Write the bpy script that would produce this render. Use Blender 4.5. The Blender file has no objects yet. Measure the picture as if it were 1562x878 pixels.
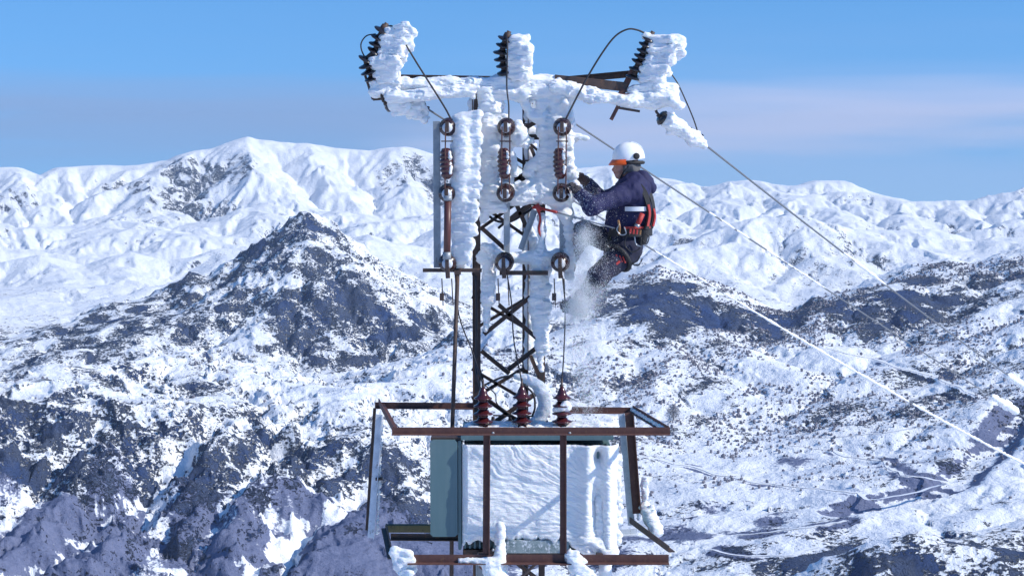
import bpy, bmesh, math, random
import numpy as np
from mathutils import Vector, Matrix
R = math.radians
rng = np.random.default_rng(7)
random.seed(7)
scene = bpy.context.scene
C = scene.collection

# ------------------------------------------------------------------ camera
F_PX, CX, CY = 2877.0, 781.0, 439.0
PITCH = math.atan(239.0 / F_PX)
CAM = np.array([0.0, 0.0, 10.0])
cam_data = bpy.data.cameras.new('camera')
cam_data.sensor_width = 36.0
cam_data.lens = F_PX / 1562.0 * 36.0
cam_data.clip_start = 0.1
cam_data.clip_end = 40000.0
cam = bpy.data.objects.new('camera', cam_data)
cam.location = CAM
cam.rotation_euler = (R(90) - PITCH, 0, 0)
C.objects.link(cam)
scene.camera = cam
cp, sp = math.cos(PITCH), math.sin(PITCH)

def ray(px, py):
    """direction with unit y (depth) for a photo pixel"""
    a = (np.asarray(px, float) - CX) / F_PX
    b = -(np.asarray(py, float) - CY) / F_PX
    y = cp + b * sp
    z = -sp + b * cp
    return a / y, z / y

def at(px, py, Y):
    x, z = ray(px, py)
    return Vector((float(x * Y), float(Y), float(10.0 + z * Y)))

# ------------------------------------------------------------------ sun, sky, exposure
SUN_AZ, SUN_EL = R(73), R(35)            # azimuth measured from straight behind the camera towards the right
SUN = Vector((math.sin(SUN_AZ) * math.cos(SUN_EL), -math.cos(SUN_AZ) * math.cos(SUN_EL), math.sin(SUN_EL)))
sd = bpy.data.lights.new('sun', 'SUN')
sd.energy = 4.0
sd.angle = R(0.5)
sd.color = (1.0, 0.955, 0.88)
so = bpy.data.objects.new('sun', sd)
so.rotation_euler = SUN.to_track_quat('Z', 'Y').to_euler()
so.location = (60, -60, 80)
C.objects.link(so)

world = bpy.data.worlds.new('World')
scene.world = world
world.use_nodes = True
nt = world.node_tree
nt.nodes.clear()
def wn(t, **k):
    n = nt.nodes.new(t)
    for a, b in k.items():
        setattr(n, a, b)
    return n
def wl(a, b): nt.links.new(a, b)
out = wn('ShaderNodeOutputWorld')
bg = wn('ShaderNodeBackground')
bg.inputs['Strength'].default_value = 0.15
sky = wn('ShaderNodeTexSky', sky_type='NISHITA', sun_disc=False)
sky.sun_elevation = SUN_EL
sky.sun_rotation = math.atan2(SUN.x, SUN.y)
sky.altitude = 3000
sky.air_density = 1.9
sky.dust_density = 0.0
sky.ozone_density = 10.0
tc = wn('ShaderNodeTexCoord')
# thin high-mountain air: the blue of the upper sky reaches down to the skyline
lift = wn('ShaderNodeVectorMath', operation='ADD'); lift.inputs[1].default_value = (0, 0, 0.2)
nrm = wn('ShaderNodeVectorMath', operation='NORMALIZE')
wl(tc.outputs['Generated'], lift.inputs[0]); wl(lift.outputs[0], nrm.inputs[0]); wl(nrm.outputs[0], sky.inputs['Vector'])
hs = wn('ShaderNodeHueSaturation'); hs.inputs['Saturation'].default_value = 1.08; wl(sky.outputs[0], hs.inputs['Color'])
# streaks of thin layer cloud just above the peaks
sep = wn('ShaderNodeSeparateXYZ'); wl(tc.outputs['Generated'], sep.inputs[0])
mp = wn('ShaderNodeMapping'); mp.inputs['Scale'].default_value = (2.6, 2.6, 34.0); mp.inputs['Location'].default_value = (1.7, 0.2, 0.1)
wl(tc.outputs['Generated'], mp.inputs[0])
n1 = wn('ShaderNodeTexNoise'); n1.inputs['Scale'].default_value = 1.0; n1.inputs['Detail'].default_value = 6; n1.inputs['Roughness'].default_value = 0.5
wl(mp.outputs[0], n1.inputs['Vector'])
mp2 = wn('ShaderNodeMapping'); mp2.inputs['Scale'].default_value = (3.2, 3.2, 40.0); mp2.inputs['Location'].default_value = (3.2, 1.1, 0.0)
wl(tc.outputs['Generated'], mp2.inputs[0])
n2 = wn('ShaderNodeTexNoise'); n2.inputs['Scale'].default_value = 1.0; n2.inputs['Detail'].default_value = 2
wl(mp2.outputs[0], n2.inputs['Vector'])
def wramp(sock, pts):
    r = wn('ShaderNodeValToRGB'); r.color_ramp.interpolation = 'EASE'
    el = r.color_ramp.elements
    while len(el) < len(pts): el.new(0.5)
    for e, (p, v) in zip(el, pts):
        e.position = p; e.color = (v, v, v, 1) if not isinstance(v, tuple) else (*v, 1)
    wl(sock, r.inputs[0]); return r
zz = wn('ShaderNodeMapRange'); zz.inputs['From Min'].default_value = -0.02; zz.inputs['From Max'].default_value = 0.08
zw = wn('ShaderNodeMath', operation='MULTIPLY_ADD'); zw.inputs[1].default_value = 0.05; zo = wn('ShaderNodeMath', operation='SUBTRACT'); zo.inputs[1].default_value = 0.025
wl(n2.outputs['Fac'], zw.inputs[0]); wl(sep.outputs['Z'], zw.inputs[2]); wl(zw.outputs[0], zo.inputs[0]); wl(zo.outputs[0], zz.inputs['Value'])
band = wramp(zz.outputs[0], [(0.0, 0.3), (0.15, 0.75), (0.27, 1.0), (0.36, 0.7), (0.5, 0.16), (0.7, 0.05), (1.0, 0.0)])
dens = wramp(n1.outputs['Fac'], [(0.30, 0.05), (0.56, 0.85)])
mul = wn('ShaderNodeMath', operation='MULTIPLY'); wl(band.outputs[0], mul.inputs[0]); wl(dens.outputs[0], mul.inputs[1])
cx_ = wn('ShaderNodeMath', operation='MULTIPLY_ADD'); cx_.inputs[1].default_value = 2.2; wl(sep.outputs['X'], cx_.inputs[0]); wl(n2.outputs['Fac'], cx_.inputs[2])
ccol = wramp(cx_.outputs[0], [(0.36, (1.55, 2.45, 4.3)), (0.72, (3.2, 3.6, 5.2))])
mix = wn('ShaderNodeMix', data_type='RGBA')
wl(mul.outputs[0], mix.inputs['Factor']); wl(hs.outputs[0], mix.inputs['A']); wl(ccol.outputs[0], mix.inputs['B'])
wl(mix.outputs['Result'], bg.inputs['Color']); wl(bg.outputs[0], out.inputs[0])

vs = scene.view_settings
vs.view_transform = 'Standard'
vs.look = 'None'
vs.exposure = 0.25
vs.gamma = 1.0
vs.use_curve_mapping = False
scene.render.engine = 'CYCLES'
scene.cycles.use_denoising = True
scene.cycles.max_bounces = 8
scene.cycles.volume_bounces = 0
scene.cycles.volume_step_rate = 1.0
# ------------------------------------------------------------------ numeric noise
f4 = np.float32
_h = np.random.default_rng(11)
_perm = _h.permutation(4096).astype(np.int32)
_ang = _h.random(4096) * 2 * np.pi
_gx, _gy = np.cos(_ang).astype(f4), np.sin(_ang).astype(f4)
_rv = _h.random(4096).astype(f4)
_rv2 = _h.random(4096).astype(f4)
def _hsh(ix, iy, s=0):
    return _perm[(_perm[(ix + s * 131) & 4095] + iy * 7 + s) & 4095]
def perlin(x, y, s=0):
    xi, yi = np.floor(x), np.floor(y)
    fx, fy = (x - xi).astype(f4), (y - yi).astype(f4)
    ix, iy = xi.astype(np.int32), yi.astype(np.int32)
    u = fx * fx * fx * (fx * (fx * 6 - 15) + 10); v = fy * fy * fy * (fy * (fy * 6 - 15) + 10)
    def g(a, b):
        h = _hsh(ix + a, iy + b, s)
        return _gx[h] * (fx - a) + _gy[h] * (fy - b)
    n0 = g(0, 0); n0 += u * (g(1, 0) - n0)
    n1_ = g(0, 1); n1_ += u * (g(1, 1) - n1_)
    return (n0 + v * (n1_ - n0)) * 1.5
def fbm(x, y, octs=5, s=0, gain=0.5):
    t, a, f = 0, 1.0, 1.0
    for i in range(octs):
        t = t + a * perlin(x * f + i * 17.3, y * f - i * 9.1, s + i); a *= gain; f *= 2.03
    return t
def ridged(x, y, octs=5, s=0, gain=0.5):
    t, a, f, w = 0, 1.0, 1.0, 1.0
    for i in range(octs):
        n = 1 - np.abs(perlin(x * f + i * 5.7, y * f + i * 3.3, s + i)); n = n * n
        t = t + a * n * w; w = np.clip(n * 1.4, 0, 1); a *= gain; f *= 2.05
    return t
def gullies(x, y, dx, dy, s=0):
    """stripes running along the fall line: dx,dy = contour direction x steepness"""
    xi, yi = np.floor(x), np.floor(y)
    fx, fy = (x - xi).astype(f4), (y - yi).astype(f4)
    ix, iy = xi.astype(np.int32), yi.astype(np.int32)
    wt = np.zeros_like(fx); va = np.zeros_like(fx); vd = np.zeros_like(fx)
    for a in range(-1, 3):
        for b in range(-1, 3):
            h = _hsh(ix + a, iy + b, s)
            px = fx - a - _rv[h] * 0.5 + 0.25; py = fy - b - _rv2[h] * 0.5 + 0.25
            w = np.exp(-2.0 * (px * px + py * py))
            m = (px * dx + py * dy) * 6.2832
            wt += w; va += np.cos(m) * w; vd += -np.sin(m) * w
    return va / wt, vd / wt
def sstep(a, b, x):
    t = np.clip((x - a) / (b - a), 0, 1)
    return t * t * (3 - 2 * t)

# ------------------------------------------------------------------ terrain: crest and valley lines of the real landscape, near to far
def line(pts):
    """pts: (px, py, r) in the photo with a guessed distance -> azimuth-ordered (az, r, z)"""
    o = []
    for px, py, r in pts:
        a, e = ray(px, py)
        az = math.atan(a); o.append((az, r, 10.0 + e * r * math.cos(az)))
    o.sort()
    return np.array(o)
def L(rr, s):
    return line([(p[0], p[1], p[2] if len(p) > 2 else rr) for p in s])
spur = L(1000, [(-400, 1000), (1000, 1000), (1120, 905), (1200, 866), (1260, 835), (1340, 806), (1400, 799), (1470, 812), (1562, 824), (1900, 820)])
base = L(1150, [(-400, 895), (560, 895), (700, 900), (1000, 905), (1150, 890), (1300, 850, 1180), (1450, 830, 1180), (1562, 835, 1180), (1900, 835)])
m1 = L(1290, [(-400, 745), (0, 740), (300, 745), (560, 760), (700, 800), (900, 815), (1050, 800), (1200, 772, 1330), (1330, 755, 1330), (1420, 745, 1340), (1562, 745, 1340), (1900, 740)])
m2 = L(1385, [(-400, 600), (0, 597), (100, 592), (230, 600), (300, 610), (400, 650), (480, 676), (550, 665), (600, 695), (650, 700, 1420), (720, 690, 1450), (900, 680, 1500),
              (1030, 672, 1520), (1200, 668, 1530), (1330, 690, 1490), (1440, 690, 1480), (1562, 668, 1490), (1900, 640, 1500)])
m3 = L(1600, [(-400, 582), (0, 580), (200, 578), (300, 585), (400, 602), (480, 618), (560, 606), (640, 580, 1660), (720, 560, 1700), (850, 560, 1730), (1000, 545, 1760), (1100, 545, 1760),
              (1200, 550, 1740), (1300, 545, 1740), (1420, 540, 1740), (1562, 520, 1740), (1900, 500, 1740)])
c1 = L(1800, [(-400, 590), (0, 572), (100, 570), (200, 563), (300, 548), (380, 556), (460, 569), (520, 567), (580, 552, 1840), (640, 528, 1880), (690, 500, 1920), (740, 480, 1950),
              (800, 466, 1980), (870, 448, 2000), (905, 436, 2000), (930, 424, 2010), (955, 420, 2020), (980, 415, 2020), (1005, 404, 2030), (1022, 410, 2030), (1059, 418, 2030), (1123, 440, 2020), (1172, 463, 2010), (1205, 474, 2000),
              (1228, 462, 2020), (1249, 445, 2050), (1286, 435, 2080), (1331, 420, 2100), (1358, 410, 2110), (1384, 396, 2120), (1448, 391, 2120), (1478, 398, 2120), (1523, 384, 2120), (1562, 375, 2130), (1900, 360, 2130)])
l2b = L(2320, [(-400, 600), (0, 585), (500, 590), (700, 575), (900, 560), (1900, 560)])
l2m = L(2560, [(-400, 550), (0, 535), (150, 505), (300, 470), (420, 430), (480, 420), (560, 452), (640, 480), (720, 520), (900, 520), (1900, 520)])
c2 = L(2760, [(-400, 520), (0, 501), (32, 507), (68, 499), (116, 487), (124, 476), (171, 448), (211, 443), (251, 427), (291, 403), (319, 412), (351, 395), (390, 367), (434, 338), (446, 327), (468, 318), (485, 327), (509, 339),
              (549, 371), (585, 400), (640, 425), (693, 450), (740, 468), (800, 480), (900, 470), (1000, 480), (1200, 480), (1250, 470), (1900, 470)])
v2 = L(3300, [(-400, 540), (0, 530), (150, 520), (400, 520), (700, 520), (1000, 520), (1200, 505), (1900, 500)])
f1 = L(3650, [(-400, 455), (0, 450), (80, 440), (160, 432), (250, 430), (350, 425), (500, 425), (700, 440), (900, 440), (1000, 410), (1060, 425), (1140, 430), (1200, 448), (1300, 440), (1450, 425), (1900, 420)])
c2b = L(4200, [(-400, 395), (0, 388), (60, 378), (130, 392), (200, 372), (260, 385), (330, 370), (400, 380), (500, 352), (560, 347), (600, 360), (650, 372), (720, 378), (900, 380), (1000, 365), (1060, 376), (1095, 354), (1160, 346),
               (1220, 342), (1294, 347), (1373, 349), (1420, 343), (1480, 354), (1562, 345), (1900, 345)])
v3 = L(4900, [(-400, 420), (0, 410), (400, 410), (900, 410), (1100, 385), (1500, 380), (1900, 380)])
f2 = L(5900, [(-400, 320), (0, 318), (100, 322), (200, 318), (255, 300), (330, 318), (380, 290), (470, 295), (540, 290), (640, 300), (900, 318), (1060, 335), (1140, 322), (1250, 322), (1400, 334), (1562, 322), (1900, 320)])
c3 = L(6500, [(-400, 262), (-60, 256), (0, 250), (30, 246), (60, 256), (70, 252), (110, 245), (145, 243), (200, 245), (255, 242), (280, 234), (320, 231), (350, 220), (378, 210), (395, 216), (425, 220), (470, 218), (500, 224), (540, 226),
              (570, 228), (600, 224), (630, 226), (660, 236), (720, 246), (800, 256), (883, 256), (935, 253), (999, 270), (1037, 276), (1070, 288), (1100, 283), (1138, 277), (1161, 275), (1180, 279), (1200, 281), (1238, 274), (1294, 273),
              (1324, 285), (1362, 297), (1410, 309), (1425, 311), (1463, 307), (1500, 301), (1531, 290), (1562, 286), (1700, 276), (1900, 280)])

half = R(17.2)
az_in = np.linspace(-half, half, 800)
az_out = np.concatenate([np.linspace(half, R(30), 30)[1:], np.linspace(R(30), R(330), 90)[1:], np.linspace(R(330), 2 * np.pi - half, 30)[1:-1]])
AZ = np.concatenate([az_in, az_out])
def seg(a, b, n): return list(np.linspace(a, b, n, endpoint=False))
RR = np.array(seg(0, 10, 3) + seg(10, 40, 14) + seg(40, 150, 14) + seg(150, 850, 20) + seg(850, 1140, 70) + seg(1140, 1900, 330) + seg(1900, 2140, 80) + seg(2140, 2340, 12) + seg(2340, 2800, 140) + seg(2800, 3350, 12)
              + seg(3350, 4230, 100) + seg(4230, 5200, 12) + seg(5200, 6600, 130) + seg(6600, 7800, 10) + [7800.0])
nA, nR = len(AZ), len(RR)
wrapped = (AZ + np.pi) % (2 * np.pi) - np.pi
# outside the photographed sector the same belts of crests go on, with varied heights
lines = [spur, base, m1, m2, m3, c1, l2b, l2m, c2, v2, f1, c2b, v3, f2, c3]
crest_ids = {0, 5, 8, 11, 14}
Kr, Kz = [], []
def add_const(r, z): Kr.append(np.full(nA, r)); Kz.append(np.full(nA, float(z)))
add_const(0, 0); add_const(30, -0.8); add_const(60, -12); add_const(820, -300)
outw = sstep(half * 0.98, half * 1.5, np.abs(wrapped))
def blur_az(v, deg):
    s_ = R(deg); d_ = np.mean(np.diff(az_in)); k = int(3 * s_ / d_); g_ = np.exp(-0.5 * (np.arange(-k, k + 1) * d_ / s_) ** 2); g_ /= g_.sum()
    w_ = v.copy(); n_ = len(az_in)
    w_[:n_] = np.convolve(np.pad(v[:n_], k, 'edge'), g_, 'valid'); return w_
residual = []
for i, ln in enumerate(lines):
    r = np.interp(wrapped, ln[:, 0], ln[:, 1]); z = np.interp(wrapped, ln[:, 0], ln[:, 2])
    wob = (np.sin(wrapped * 7 + i) + np.sin(wrapped * 13 + 2.1 * i)) * 0.02 * r * outw
    if i in crest_ids: z = z + wob * 0.5
    r = blur_az(r, 0.8); zs = blur_az(z, 0.95 if i in (14, 11) else 0.6)
    if i in crest_ids: residual.append((i, r, blur_az(z, 0.07) - zs))
    z = zs
    Kr.append(r); Kz.append(z)
    if i == 0:
        Kr.append(r + 90); Kz.append(z - 55)
    if i == 5:
        Kr.append(r + 170); Kz.append(z - 75)
    if i == 8:
        Kr.append(r + 250); Kz.append(z - 110)
    if i == 11:
        Kr.append(r + 350); Kz.append(z - 90)
add_const(7300, -380); add_const(7900, -520)
Kr, Kz = np.array(Kr), np.array(Kz)
H = np.empty((nR, nA), f4)
for j in range(nA):
    o = np.argsort(Kr[:, j], kind='stable')
    H[:, j] = np.interp(RR, Kr[o, j], Kz[o, j])
def blur_r(h, k):
    p = np.pad(h, ((k, k), (0, 0)), 'edge'); c = np.cumsum(p, 0); c = np.vstack([np.zeros((1, h.shape[1]), f4), c])
    return (c[2 * k + 1:] - c[:-2 * k - 1]) / (2 * k + 1)
H = (0.35 * H + 0.65 * blur_r(blur_r(H, 4), 4)).astype(f4)
for i, r, dz in residual:
    wd = {0: 40, 5: 70, 8: 90, 11: 220, 14: 330}[i]
    H += (dz[None, :] * np.exp(-((RR[:, None] - r[None, :]) / wd) ** 2)).astype(f4)
X = (RR[:, None] * np.sin(AZ)[None, :]).astype(f4)
Y = (RR[:, None] * np.cos(AZ)[None, :]).astype(f4)
Rg = np.broadcast_to(RR[:, None].astype(f4), X.shape)
def grad(h):
    hr = np.gradient(h, RR, axis=0)
    ha = np.gradient(h, axis=1) / np.gradient(np.unwrap(AZ))[None, :] / np.maximum(RR[:, None], 1)
    sa, ca = np.sin(AZ)[None, :], np.cos(AZ)[None, :]
    return (hr * sa + ha * ca).astype(f4), (hr * ca - ha * sa).astype(f4)
# distance to the nearest crest line keeps the skyline where it belongs
crest_damp = np.ones_like(H)
for i in (5, 8, 11, 14):
    cr = np.interp(wrapped, lines[i][:, 0], lines[i][:, 1])
    wid = {5: 60, 8: 60, 11: 120, 14: 160}[i]
    crest_damp *= 1 - 0.72 * np.exp(-((Rg - cr[None, :]) / wid) ** 2)
near = sstep(700, 1150, Rg)
mid, far = sstep(1950, 2400, Rg), sstep(3000, 4200, Rg)
def ground_hit(px, py, r0=1000.0):
    """where a photo ray first meets the terrain (world x, y, z)"""
    a, e = ray(px, py); az = math.atan(float(a))
    j = int(np.clip(np.searchsorted(az_in, az), 1, len(az_in) - 1)); t = (az - az_in[j - 1]) / (az_in[j] - az_in[j - 1])
    col = H[:, j - 1] * (1 - t) + H[:, j] * t
    zl = 10.0 + float(e) * RR * math.cos(az)
    k = np.where((col > zl) & (RR > r0))[0]
    i = int(k[0]) if len(k) else nR - 2
    r = RR[i]
    return np.array([r * math.sin(az), r * math.cos(az), col[i]])
def height_at(x, y):
    r = math.hypot(x, y); az = math.atan2(x, y)
    i = int(np.clip(np.searchsorted(RR, r) - 1, 0, nR - 2)); tr = (r - RR[i]) / (RR[i + 1] - RR[i])
    j = int(np.clip(np.searchsorted(az_in, az) - 1, 0, len(az_in) - 2)); ta = (az - az_in[j]) / (az_in[j + 1] - az_in[j])
    return float((H[i, j] * (1 - ta) + H[i, j + 1] * ta) * (1 - tr) + (H[i + 1, j] * (1 - ta) + H[i + 1, j + 1] * ta) * tr)
def dist_poly(pts):
    """distance in metres on the map from every terrain vertex to a polyline"""
    d = np.full(X.shape, 1e9, f4)
    for (ax, ay), (bx, by) in zip(pts[:-1], pts[1:]):
        vx, vy = bx - ax, by - ay; q = vx * vx + vy * vy + 1e-9
        t = np.clip(((X - ax) * vx + (Y - ay) * vy) / q, 0, 1)
        d = np.minimum(d, np.hypot(X - ax - t * vx, Y - ay - t * vy))
    return d
def track(pix, r0=1000.0, n=6):
    p = []
    for (a, b), (c_, d_) in zip(pix[:-1], pix[1:]):
        for k in range(n): p.append(ground_hit(a + (c_ - a) * k / n, b + (d_ - b) * k / n, r0)[:2])
    p.append(ground_hit(*pix[-1], r0)[:2]); return p

# ------------------------------------------------------------------ erosion on map grids, one per belt of mountains
def erode(h, dx, iters, K, mexp=0.45, talus=0.9, fill=25, base=None, lift=0.0, rg=np.random.default_rng(17)):
    """stream-power erosion on a map grid: valleys deepen with the water they gather, slopes slump to the talus angle"""
    ny, nx = h.shape; N = nx * ny
    offs = [(-1, -1), (-1, 0), (-1, 1), (0, -1), (0, 1), (1, -1), (1, 0), (1, 1)]
    idx = np.arange(N).reshape(ny, nx)
    for it in range(iters):
        if base is not None: h = h + lift * (base - h)
        hp = np.pad(h, 1, 'edge')
        for _ in range(fill):                                    # lift closed hollows so that water runs out
            mn = np.min([hp[1 + a:1 + a + ny, 1 + b:1 + b + nx] for a, b in offs], 0)
            h[1:-1, 1:-1] = np.maximum(h, mn + 0.002)[1:-1, 1:-1]; hp[1:-1, 1:-1] = h
        best = np.full((ny, nx), 1e-9); rec = idx.copy()
        for a, b in offs:
            y0, y1, x0, x1 = max(0, -a), ny - max(0, a), max(0, -b), nx - max(0, b)
            dl = dx * (1.41421 if a and b else 1.0)
            s = (h[y0:y1, x0:x1] - h[y0 + a:y1 + a, x0 + b:x1 + b]) / dl
            s = s * (0.55 + 0.9 * rg.random(s.shape))
            m_ = s > best[y0:y1, x0:x1]
            best[y0:y1, x0:x1][m_] = s[m_]; rec[y0:y1, x0:x1][m_] = idx[y0 + a:y1 + a, x0 + b:x1 + b][m_]
        order = np.argsort(-h, axis=None); r = rec.ravel(); ol, rl = order.tolist(), r.tolist()
        A = [dx * dx] * N
        for i in ol:
            j = rl[i]
            if j != i: A[j] += A[i]
        A = np.array(A); ry, rx = np.divmod(r, nx); iy, ix = np.divmod(np.arange(N), nx)
        dist = dx * np.maximum(np.hypot(ry - iy, rx - ix), 1e-3)
        f = (K * A ** mexp / dist).tolist(); hl = h.ravel().tolist()
        for i in reversed(ol):
            j = rl[i]
            if j != i: q = f[i]; hl[i] = (hl[i] + q * hl[j]) / (1 + q)
        h = np.array(hl).reshape(ny, nx)
        for _ in range(3):                                       # slumping
            for ax in (0, 1):
                d = np.diff(h, axis=ax); ex = np.sign(d) * np.maximum(np.abs(d) - talus * dx, 0) * 0.25
                if ax == 0: h[1:] -= ex; h[:-1] += ex
                else: h[:, 1:] -= ex; h[:, :-1] += ex
    return h

def up2(h, ny, nx):
    yy = np.linspace(0, h.shape[0] - 1, ny); xx = np.linspace(0, h.shape[1] - 1, nx)
    y0 = np.minimum(yy.astype(int), h.shape[0] - 2); x0 = np.minimum(xx.astype(int), h.shape[1] - 2); ty = (yy - y0)[:, None]; tx = (xx - x0)[None]
    return (h[y0][:, x0] * (1 - tx) + h[y0][:, x0 + 1] * tx) * (1 - ty) + (h[y0 + 1][:, x0] * (1 - tx) + h[y0 + 1][:, x0 + 1] * tx) * ty
def bil(G, fi, fj):
    fi = np.clip(fi, 0, G.shape[0] - 1.001); fj = np.clip(fj, 0, G.shape[1] - 1.001); i = fi.astype(int); j = fj.astype(int); ti = fi - i; tj = fj - j
    return (G[i, j] * (1 - tj) + G[i, j + 1] * tj) * (1 - ti) + (G[i + 1, j] * (1 - tj) + G[i + 1, j + 1] * tj) * ti
def polar_sample(P, x, y):
    r = np.hypot(x, y); az = np.clip(np.arctan2(x, y), az_in[0], az_in[-1])
    return bil(P[:, :len(az_in)], np.interp(r, RR, np.arange(nR)), (az - az_in[0]) / (az_in[1] - az_in[0]))
def box_blur(h, k):
    for ax in (0, 1):
        p = np.pad(h, [(k, k) if q == ax else (0, 0) for q in (0, 1)], 'edge'); c_ = np.cumsum(np.insert(p, 0, 0, axis=ax), axis=ax)
        h = (np.take(c_, range(2 * k + 1, c_.shape[ax]), ax) - np.take(c_, range(0, c_.shape[ax] - 2 * k - 1), ax)) / (2 * k + 1)
    return h
def relief(x0, x1, y0, y1, rot, dx, K, namp, nwl, lift, warp, seed, keep):
    """eroded detail for one belt, sampled back on the terrain vertices"""
    ca, sa = math.cos(R(rot)), math.sin(R(rot)); cx_, cy_ = (x0 + x1) / 2, (y0 + y1) / 2
    W_, H_ = (x1 - x0) * 1.12, (y1 - y0) * 1.15; h = None
    for lv in (8, 4, 2, 1):
        d = dx * lv; nx, ny = int(W_ / d), int(H_ / d)
        U, Vv = np.meshgrid((np.arange(nx) - (nx - 1) / 2) * d, (np.arange(ny) - (ny - 1) / 2) * d)
        gx_, gy_ = cx_ + U * ca - Vv * sa, cy_ + U * sa + Vv * ca
        b_ = polar_sample(H, gx_, gy_); bs = b_ + namp * fbm(gx_ / nwl, gy_ / nwl, 5, seed)
        h = bs.copy() if h is None else up2(h, ny, nx) + namp * .04 * lv ** .5 * fbm(U / (d * 6), Vv / (d * 6), 2, seed + 9 + lv)
        h = erode(h, d, {8: 60, 4: 40, 2: 24, 1: 12}[lv], K, base=bs, lift=lift)
    df = h - b_; df = df - (1 - keep) * box_blur(box_blur(df, 22), 22)
    wxx = X + warp * perlin(X / (warp * 5), Y / (warp * 5), seed + 31) + .4 * warp * perlin(X / (warp * 1.7), Y / (warp * 1.7), seed + 33); wyy = Y + warp * perlin(X / (warp * 5) + 9, Y / (warp * 5), seed + 32) + .4 * warp * perlin(X / (warp * 1.7) + 5, Y / (warp * 1.7), seed + 34)
    du, dv = wxx - cx_, wyy - cy_; u = du * ca + dv * sa; v = -du * sa + dv * ca
    return bil(df, v / dx + (ny - 1) / 2, u / dx + (nx - 1) / 2).astype(f4)
left = sstep(0.06, -0.08, X / np.maximum(Y, 1))
D_far = relief(-2250, 2250, 3200, 7000, 24, 14, .06, 110, 1250, .03, 30, 3, .45)
D_mid = relief(-950, 950, 2150, 3050, -22, 5, .05, 34, 330, .03, 11, 103, .3)
D_near = relief(-720, 720, 950, 2200, 27, 4.5, .05, 24, 300, .03, 9, 203, .3)
wf, wm_ = far, mid * (1 - far)
H = H + (0.25 + 0.75 * crest_damp - 0.18 * far * (1 - crest_damp)) * (wf * D_far * 1.0 + wm_ * D_mid * 0.8 + near * (1 - mid) * D_near * (0.45 + 0.5 * left))
gx, gy = grad(H)
# gullies cut along the fall line, octave by octave
ero = np.zeros_like(H)
for k, (wl_, a0) in enumerate([(170, 5.0), (85, 4.2), (42, 2.2), (21, 0.8)]):
    fade = near * crest_damp
    if wl_ == 170: fade = fade * far
    if wl_ == 85: fade = fade * (0.15 + 0.85 * far)
    if wl_ == 42: fade = fade * (1 - 0.2 * far)
    if wl_ == 21: fade = fade * (1 - mid)
    if wl_ < 170: fade = fade * (1 - 0.35 * (1 - far))
    sl = np.sqrt(gx * gx + gy * gy) + 1e-6
    st = np.clip(sl / (0.45 - 0.15 * far), 0, 1.25)
    dxn, dyn = -gy / sl * np.minimum(st, 1.1), gx / sl * np.minimum(st, 1.1)
    v, d = gullies(X / wl_ + 13 * k, Y / wl_ - 5 * k, dxn, dyn, 60 + k)
    calm = 1 - 0.6 * (1 - left) * (1 - mid)
    h = a0 * fade * st * calm * v
    H = H + h
    ero += v * 0.5 ** k * np.minimum(st, 1)
    gx = gx + (a0 * fade * st * calm * 6.2832 / wl_ * d * dxn).astype(f4)
    gy = gy + (a0 * fade * st * calm * 6.2832 / wl_ * d * dyn).astype(f4)
# couloirs that cut the front slope from upper right to lower left, with ribs of rock between them
COUL = [([(560, 735), (480, 795), (400, 850), (330, 900)], 14, 13, .8), ([(270, 690), (235, 760), (230, 800), (245, 850), (280, 880)], 13, 8, .5), ([(290, 700), (180, 780), (90, 850), (20, 885)], 8, 11, .65), ([(470, 800), (440, 850), (430, 878)], 7, 6, .7),
        ([(120, 690), (50, 760), (-20, 800)], 9, 9, .45), ([(420, 690), (340, 770), (300, 850)], 9, 9, .5), ([(530, 690), (470, 740), (400, 770)], 8, 8, .45), ([(160, 640), (90, 700), (20, 740)], 7, 7, .4), ([(330, 640), (290, 690)], 6, 7, .5)]
def _tr(pix, n=5):
    o = []
    for (a_, b_), (c_, d_) in zip(pix[:-1], pix[1:]):
        for q in range(n + 1): o.append(ground_hit(a_ + (c_ - a_) * q / n, b_ + (d_ - b_) * q / n)[:2])
    return o
COUL_D = []
for pix, w, dep, ks in COUL:
    d = dist_poly(_tr(pix)) + 7 * fbm(X / 35, Y / 35, 3, 171)
    COUL_D.append((d + 7 * fbm(X / 14, Y / 14, 4, 181, .65), w * .62, ks)); H = H - dep * .8 * np.exp(-np.maximum(d, 0) ** 2 / (w * 1.1) ** 2) + dep * .4 * np.exp(-((d - w * 2.4) / (w * 1.1)) ** 2)
# crags: rough rock relief on the steep belts
gx, gy = grad(H)
slope = np.sqrt(gx * gx + gy * gy)
crag_w = near * sstep(0.3, 0.75, slope) * (1 - 0.97 * far)
cr1 = ridged(X / 46, Y / 46, 4, 80, 0.55)
H = H + crag_w * (cr1 - 0.9) * (5.0 + 2.0 * left)
H = H + near * (1 - far) * (1.2 * fbm(X / 30, Y / 30, 4, 90) + 0.25 * fbm(X / 6, Y / 6, 2, 95))
H = H + (1 - near) * sstep(18, 60, Rg) * 3.0 * fbm(X / 60, Y / 60, 4, 33)

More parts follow.
